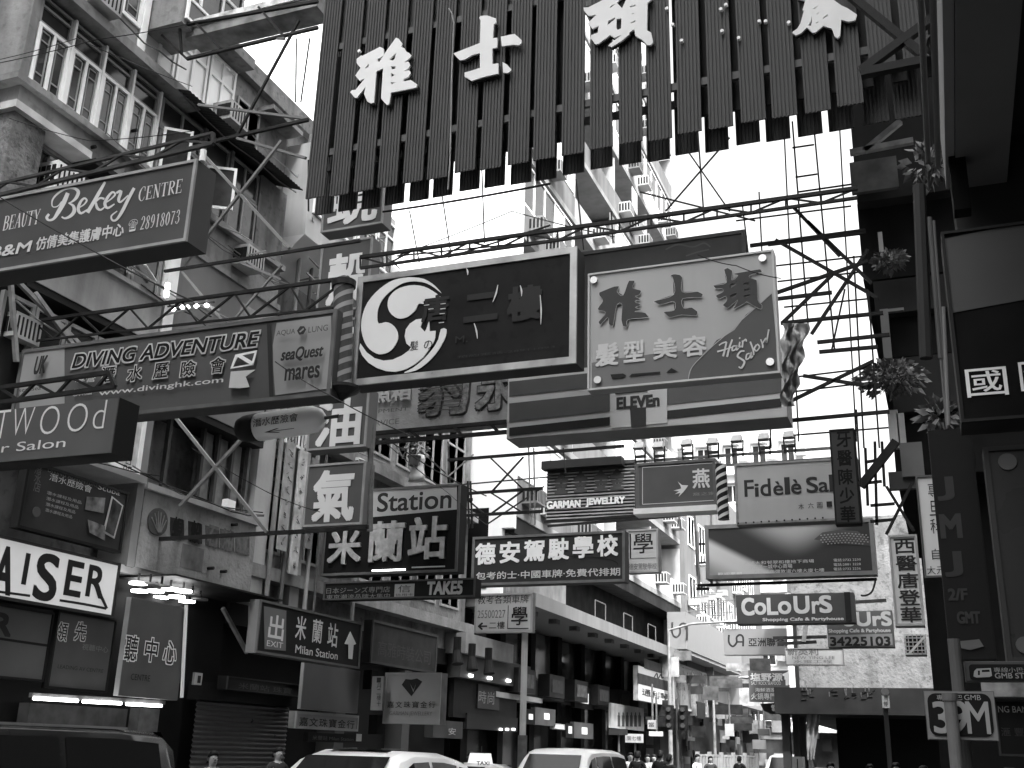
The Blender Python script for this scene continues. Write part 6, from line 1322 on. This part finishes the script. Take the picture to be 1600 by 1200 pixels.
for k in range(1, 5):
    u = s.u0 + (s.u1 - s.u0) * k / 5; s.slab(MB(), u - .006, u + .006, s.v0, s.v1, .01, .03).build('wire', LET_G, s.root)
    v = s.v0 + (s.v1 - s.v0) * k / 5; s.slab(MB(), s.u0, s.u1, v - .006, v + .006, .03, .045).build('wire', LET_G, s.root)
MB().bar(PY(1446, 993, 14.3), PY(1420, 1022, 14.3), .025).build('strut', FRAME_W, s.root)

# ================================================================== pot plants
def plant(label, c, rx, rz, n, seed, pot=True):
    rr = random.Random(seed); c = Vector(c); t = thing('pot_plant', label, 'plant', c - Vector((0, 0, rz)), 'pot plants on the dark balconies')
    m = MB()
    for i in range(n):
        th, ph, r = rr.random() * 6.28, rr.uniform(-.7, 1.4), rr.random() ** .4
        p = c + Vector((rx * r * math.cos(th) * math.cos(ph), rx * r * math.sin(th) * math.cos(ph), rz * r * math.sin(ph)))
        d = (p - c).normalized() + Vector((rr.uniform(-.5, .5), rr.uniform(-.5, .5), rr.uniform(-.6, .2))); d.normalize()
        sd_ = d.cross(Vector((rr.uniform(-1, 1), rr.uniform(-1, 1), rr.uniform(-1, 1)))).normalized(); L_ = rr.uniform(.06, .14); w = L_ * .28
        m.add([p, p + d * L_ * .4 + sd_ * w, p + d * L_ + Vector((0, 0, -.015)), p + d * L_ * .4 - sd_ * w], [(0, 1, 2, 3)])
    m.build('foliage', G(.16, .5, .5, 12), t, kind='stuff')
    st = MB()
    for i in range(7):
        a_ = rr.random() * 6.28; st.tube(c - Vector((0, 0, rz)), c + Vector((rx * .6 * math.cos(a_), rx * .5 * math.sin(a_), rz * rr.uniform(-.3, .6))), .008, 5)
    st.build('stems', G(.06), t, kind='stuff')
    if pot: MB().ring(rings_along(c - Vector((0, 0, rz * 1.0 + .2)), Vector((0, 0.001, 1)).normalized(), [(0, .1), (.2, .15), (.22, .17), (.25, .17)], 12)).build('pot', G(.1), t)
plant('bushy pot plant catching the light below the lattice, largest on the dark balconies', PY(1392, 592, 14.4), .42, .2, 650, 1, False)
plant('small pot plant on the upper dark balcony beside the wall lamp', PY(1390, 408, 14.5), .2, .12, 220, 2, False)
plant('straggly plant trailing beside the JMJ sign top', PY(1468, 655, 9.5), .13, .12, 110, 3, False)
plant('straggly roof plant with pale wrapping above the station sign', PY(648, 700, 23), .35, .25, 160, 4)
plant('sparse plant on the dark steel post, top right', PY(1448, 262, 9.0), .17, .22, 110, 5, False)
wr = MB(); rgs = []
for i in range(6):
    p = PY(651, 712 + i * 8, 23.2); rgs.append([p + Vector(((.2 + .04 * math.sin(i * 2 + k)) * math.cos(k * .785), .15 * math.sin(k * .785), 0)) for k in range(8)])
lone(settop(wr.ring(rgs).build('cloth_bundle', G(.6, .8, .2, 6), None, smooth=True), PY(651, 752, 23.2)), 'pale wrapped bundle on the roof behind the station sign', 'bundle')

# ================================================================== vehicles
def vehicle(name, label, cat, x, y, L_, W_, H, kind, paint, facing=-1, dark_roof=None):
    """x, y = centre; facing -1: front towards the viewer"""
    t = thing(name, label, cat, (x, y, 0)); hw = W_ / 2
    if kind == 'van':   prof = [(-.5, .62, .62), (-.49, .98, .98), (-.40, 1.02, 1.12), (-.27, 1.04, H * .93), (-.2, 1.05, H * .985), (0, 1.05, H), (.3, 1.05, H * .995), (.44, 1.04, H * .97), (.48, 1.02, H * .9), (.5, .8, .85)]
    elif kind == 'suv': prof = [(-.5, .6, .6), (-.48, .85, .85), (-.3, .98, 1.0), (-.24, .99, 1.04), (-.11, 1.0, H * .95), (-.02, 1.0, H), (.2, 1.0, H * .99), (.36, 1.0, H * .93), (.46, .98, 1.05), (.5, .7, .75)]
    else:               prof = [(-.5, .6, .6), (-.48, .76, .76), (-.26, .9, .92), (-.22, .92, .95), (-.09, .92, H * .96), (0, .92, H), (.14, .92, H * .985), (.28, .93, .98), (.46, .92, .95), (.5, .7, .72)]
    rings = []
    for f, sh, top in prof:
        yy = y - facing * -1 * f * L_ * -1 if False else y + f * L_ * (1 if facing < 0 else -1)
        e = hw * (.9 if abs(f) > .47 else 1); g = hw * (.78 if top > sh + .2 else .9)
        rings.append([(x - e * .96, yy, .28), (x - e, yy, .55), (x - e * .98, yy, sh), (x - g, yy, max(top - .07, sh + .01)), (x - g * .8, yy, max(top - .012, sh + .015)), (x, yy, max(top, sh + .02)),
                      (x + g * .8, yy, max(top - .012, sh + .015)), (x + g, yy, max(top - .07, sh + .01)), (x + e * .98, yy, sh), (x + e, yy, .55), (x + e * .96, yy, .28)])
    b = MB().ring(rings).build('body', paint, t)
    md = b.modifiers.new('round', 'BEVEL'); md.width = .03; md.segments = 2; md.limit_method = 'ANGLE'; md.angle_limit = R(25)
    b.data.shade_smooth()
    sg = 1 if facing < 0 else -1
    def yl(f): return y + f * L_ * sg
    def at(f):
        for (a_, s0, t0), (b2, s1, t1) in zip(prof, prof[1:]):
            if a_ <= f <= b2: k = (f - a_) / (b2 - a_); return s0 + (s1 - s0) * k, t0 + (t1 - t0) * k
        return prof[-1][1:]
    spans = {'van': ((-.3, -.17), (-.15, .12), (.14, .42)), 'suv': ((-.14, .06), (.08, .26), (.28, .38)), 'car': ((-.12, .04), (.06, .2))}[kind]
    for side in (-1, 1):
        for a_, b2 in spans:
            m = MB(); P = []
            for f in (a_, (a_ + b2) / 2, b2):
                s_, tp = at(f); lo = s_ + .05; hi = max(tp - .13, lo + .03)
                def px_(z): k = (z - s_) / max(tp - .07 - s_, .01); return hw * .98 + (hw * .78 - hw * .98) * min(max(k, 0), 1) + .012
                P.append((Vector((x + side * px_(lo), yl(f), lo)), Vector((x + side * px_(hi), yl(f), hi))))
            m.add([p for q in P for p in q], [(0, 2, 3, 1), (2, 4, 5, 3)]); m.build('side_window', G(.012, .06, 0), t)
    wsh = {'van': (-.39, -.275), 'suv': (-.235, -.115), 'car': (-.215, -.1)}[kind]; rw = {'van': (.445, .478), 'suv': (.37, .455), 'car': (.15, .275)}[kind]
    for nm, (a_, b2) in (('windscreen', wsh), ('rear_window', rw)):
        (s0, t0), (s1, t1) = at(a_), at(b2); d = Vector((0, -sg * .012 if nm == 'windscreen' else sg * .012, .014))
        MB().add([Vector((x - hw * .7, yl(a_), t0)) + d, Vector((x + hw * .7, yl(a_), t0)) + d, Vector((x + hw * .64, yl(b2), t1)) + d, Vector((x - hw * .64, yl(b2), t1)) + d], [(0, 1, 2, 3)]).build(nm, G(.012, .06, 0), t)
    for sx in (-1, 1):
        for f in (-.33, .33):
            w = MB().tube((x + sx * (hw - .2), yl(f), .33), (x + sx * (hw + .01), yl(f), .33), .33, 20).build('wheel', G(.015, .8), t)
            MB().tube((x + sx * (hw + .005), yl(f), .33), (x + sx * (hw + .02), yl(f), .33), .2, 14).build('rim', STEEL_L, w)
        MB().box(x + sx * hw * .55, x + sx * hw * .85, yl(-.495) - .03, yl(-.495) + .03, .62, .76).build('headlight', G(.6, .15), t)
        MB().box(x + sx * hw * .62, x + sx * hw * .86, yl(.495) - .03, yl(.495) + .03, .7, .85).build('tail_light', G(.08, .2), t)
        MB().box(x + sx * (hw + .02), x + sx * (hw + .2), yl(wsh[0] + .02) - .05, yl(wsh[0] + .02) + .05, at(wsh[0])[0] + .02, at(wsh[0])[0] + .17).build('mirror', paint, t)
    return t
CARW = G(.78, .18, .02); CARB = G(.02, .15, .1)
v1 = vehicle('delivery_van', 'black van with dark windows parked at the left edge', 'van', -9.1, 8.45, 5.2, 1.75, 1.74, 'van', CARB, -1)
MB().box(-8.52, -8.48, 6.4, 10.2, 1.7, 1.725).build('roof_rail', G(.2, .3), v1)
v2 = vehicle('suv', 'white sport utility car with a dark sunroof, lower left of centre', 'car', -7.15, 13.3, 4.4, 1.85, 1.56, 'suv', CARW)
MB().add([(-7.6, 13.05, 1.555), (-6.75, 13.05, 1.555), (-6.75, 13.75, 1.578), (-7.6, 13.75, 1.578)], [(0, 1, 2, 3)]).build('sunroof', G(.015, .08, 0), v2)
v3 = vehicle('taxi', 'pale taxi with a TAXI roof sign between the two white cars', 'car', -8.7, 20.3, 4.5, 1.6, 1.36, 'car', G(.5, .2))
p = PY(755, 1195, 20.3); q = Plane('Y', 20.1)
MB().ring([[(p.x - .17 * k, 20.1 - .1, z), (p.x + .17 * k, 20.1 - .1, z), (p.x + .17 * k, 20.3, z), (p.x - .17 * k, 20.3, z)] for k, z in ((1.15, 1.35), (.9, 1.53))]).build('roof_sign', G(.75, .4, emit=.15), v3)
on_wall(v3, Plane('Y', 19.985), 'TAXI', (745, 1195), (765, 1190), LET_D, 'lettering', .03)
MB().tube((p.x, 20.2, 1.53), (p.x, 20.2, 1.66), .008, 6).build('antenna', STEEL, v3)
v4 = vehicle('minivan', 'white minivan with a raised rear, lower centre', 'van', -6.75, 20.6, 3.4, 1.55, 1.67, 'van', CARW)
v5 = vehicle('minivan', 'small white van far down the street beside the arcade', 'van', -6.3, 47.5, 4.2, 1.7, 1.75, 'van', CARW)

# ================================================================== people (most show only head and shoulders above the frame's edge)
def skin_mesh(verts, edges, radii, sub=1):
    me = bpy.data.meshes.new('sk'); me.from_pydata(verts, edges, []); o = bpy.data.objects.new('sk', me); COL.objects.link(o)
    md = o.modifiers.new('skin', 'SKIN'); md.use_smooth_shade = True
    for i, r in enumerate(radii): me.skin_vertices[0].data[i].radius = r; me.skin_vertices[0].data[i].use_root = (i == 0)
    s2 = o.modifiers.new('sub', 'SUBSURF'); s2.levels = sub; s2.render_levels = sub
    bpy.context.view_layer.update(); ev = o.evaluated_get(bpy.context.evaluated_depsgraph_get())
    out = bpy.data.meshes.new_from_object(ev); bpy.data.objects.remove(o); return out
def body(stride, arm):
    s = stride; V = [(0, 0, .95), (0, 0, 1.12), (0, 0, 1.3), (0, .0, 1.43), (0, .01, 1.5), (0, -.01, 1.56), (0, -.02, 1.64), (0, -.01, 1.7)]
    Rr = [(.15, .11), (.14, .1), (.16, .11), (.12, .09), (.055, .055), (.075, .085), (.085, .1), (.06, .07)]; E = [(i, i + 1) for i in range(7)]
    def ch(par, pts):
        k = par
        for p, r in pts: V.append(p); Rr.append((r, r)); E.append((k, len(V) - 1)); k = len(V) - 1
    for sd_ in (-1, 1):
        f = s * sd_
        ch(0, [((.1 * sd_, 0, .86), .1), ((.11 * sd_, -f * .5, .5), .065), ((.11 * sd_, -f * .6 + abs(f) * .25, .1), .045), ((.12 * sd_, -f * .6 + abs(f) * .25 - .14, .045), .04)])
        ch(3, [((.19 * sd_, 0, 1.4), .06), ((.25 * sd_, f * .25, 1.14), .042), ((.25 * sd_, f * .3 - arm, .92), .034), ((.25 * sd_, f * .3 - arm - .06, .83), .035)])
        h = len(V) - 1
        for k in range(4): ch(h, [((.225 * sd_ + .017 * k * sd_, f * .3 - arm - .1, .79 - .008 * (k % 2)), .009), ((.225 * sd_ + .017 * k * sd_, f * .3 - arm - .105, .755 - .01 * (1 <= k <= 2)), .008)])
        ch(h, [((.215 * sd_, f * .3 - arm - .12, .82), .01), ((.21 * sd_, f * .3 - arm - .14, .79), .009)])
    return skin_mesh(V, E, Rr)
def shirt(stride):
    f = stride; V = [(0, 0, .93), (0, 0, 1.12), (0, 0, 1.3), (0, 0, 1.43)]; Rr = [(.17, .13), (.158, .118), (.178, .128), (.13, .1)]; E = [(0, 1), (1, 2), (2, 3)]
    for sd_ in (-1, 1):
        V.append((.19 * sd_, 0, 1.4)); Rr.append((.075, .075)); E.append((3, len(V) - 1)); V.append((.235 * sd_, f * sd_ * .15, 1.22)); Rr.append((.062, .062)); E.append((len(V) - 2, len(V) - 1))
    return skin_mesh(V, E, Rr)
def trousers(stride):
    s = stride; V = [(0, 0, .97), (0, 0, .9)]; Rr = [(.165, .125), (.16, .125)]; E = [(0, 1)]
    for sd_ in (-1, 1):
        f = s * sd_
        for k, (p, r) in enumerate((((.1 * sd_, 0, .84), .112), ((.11 * sd_, -f * .5, .5), .082), ((.11 * sd_, -f * .6 + abs(f) * .25, .1), .065))):
            V.append(p); Rr.append((r, r)); E.append((1 if k == 0 else len(V) - 2, len(V) - 1))
    return skin_mesh(V, E, Rr)
def hair_mesh(long):
    m = MB(); rings = []
    for i in range(6):
        an = i / 5 * 1.5; rings.append([(0.098 * math.cos(an) * math.cos(k * .524), .015 + .112 * math.cos(an) * math.sin(k * .524), 1.66 + .11 * math.sin(an) + (.045 * (1 - i / 5) if math.sin(k * .524) < -.3 else 0 if math.sin(k * .524) < .1 else -(.2 if long else .1) * (1 - i / 5))) for k in range(12)])
    m.ring(rings); me = bpy.data.meshes.new('hair'); me.from_pydata(m.v, [], m.f); me.shade_smooth(); return me
def face_mesh():
    m = MB(); m.add([(0, -.128, 1.605), (-.014, -.1, 1.6), (.014, -.1, 1.6), (0, -.104, 1.645)], [(0, 1, 3), (0, 3, 2), (0, 2, 1)])
    for sd_ in (-1, 1):
        m.tube((sd_ * .032, -.1, 1.64), (sd_ * .032, -.112, 1.64), .011, 8); m.box(sd_ * .088, sd_ * .1, -.02, .015, 1.6, 1.655)
    m.box(-.022, .022, -.112, -.095, 1.568, 1.576)
    me = bpy.data.meshes.new('face'); me.from_pydata(m.v, [], m.f); return me
POSES = [(body(.28, .02), shirt(.28), trousers(.28)), (body(.06, .1), shirt(.06), trousers(.06))]
HAIR = [hair_mesh(False), hair_mesh(True)]; FACE = face_mesh()
SKIN = G(.32, .5, .05)
def person(label, x, y, rz, pose, sv, tv, long=0, h=1.0):
    t = thing('person', label, 'person', (x, y, .02), 'people in the street'); t.rotation_euler = (0, 0, rz); t.scale = (h, h, h)
    for nm, me, mt in (('body', POSES[pose][0], SKIN), ('shirt', POSES[pose][1], G(sv, .9, .1, 8)), ('trousers', POSES[pose][2], G(tv, .9, .1, 8)), ('hair', HAIR[long], G(.012, .4)), ('face_features', FACE, G(.12, .5))):
        if not me.materials: me.materials.append(mt)
        o = bpy.data.objects.new(nm, me); COL.objects.link(o); o.parent = t
        o.material_slots[0].link = 'OBJECT'; o.material_slots[0].material = mt
for i, (lab, px, Y, rz, pose, sv, tv, lg, h) in enumerate((
    ('person in white top walking before the crossing, leftmost of the far group', 985, 33, .4, 0, .6, .05, 0, .97), ('person in black top with back turned, next to the white top', 996, 32, 3.1, 1, .02, .03, 0, 1.0), ('person in pale patterned top in the far group', 1012, 34, .2, 0, .45, .1, 1, .95), ('person in black top in the middle of the far group', 1032, 31, 3.0, 1, .02, .05, 0, 1.02),
    ('person in dark top with pale strap, right of the far group', 1046, 30, 2.6, 0, .03, .04, 0, .96), ('small figure in grey top beside the strap wearer', 1022, 37, .1, 1, .2, .1, 1, .95), ('person in white shirt walking alone before the railing', 1089, 34, 1.2, 0, .7, .05, 0, .98), ('small figure in dark clothes by the railing', 1110, 40, .4, 1, .05, .05, 1, .95),
    ('person in dark clothes at the foot of the railing', 1155, 42, 2.9, 1, .03, .03, 0, .97), ('person with dark hair in the arcade shade, left of three', 1297, 24, .3, 0, .08, .05, 0, .97), ('person with dark hair in the arcade shade, middle of three', 1358, 25, .2, 1, .03, .03, 1, .96), ('person in white collar in the arcade shade, right of three', 1399, 22, .1, 0, .6, .05, 0, .99),
    ('person standing by the roller shutter on the left pavement', 434, 17.0, 1.2, 1, .03, .03, 0, .97), ('person in light cap beside the shutter, at the lower left', 333, 13.6, 1.0, 1, .5, .04, 0, .93), ('person behind the taxi on the left pavement', 735, 24.5, .8, 1, .06, .05, 1, .97), ('person at the right edge behind the stop pole', 1575, 9.5, .3, 1, .05, .04, 0, .99), ('blurred dark-haired person near the right pavement edge', 1441, 19, .5, 0, .03, .03, 0, .97))):
    x = PY(px, 1185, Y).x; person(lab, x, Y, rz, pose, sv, tv, lg, h * (.94 if 28 < Y else .89))
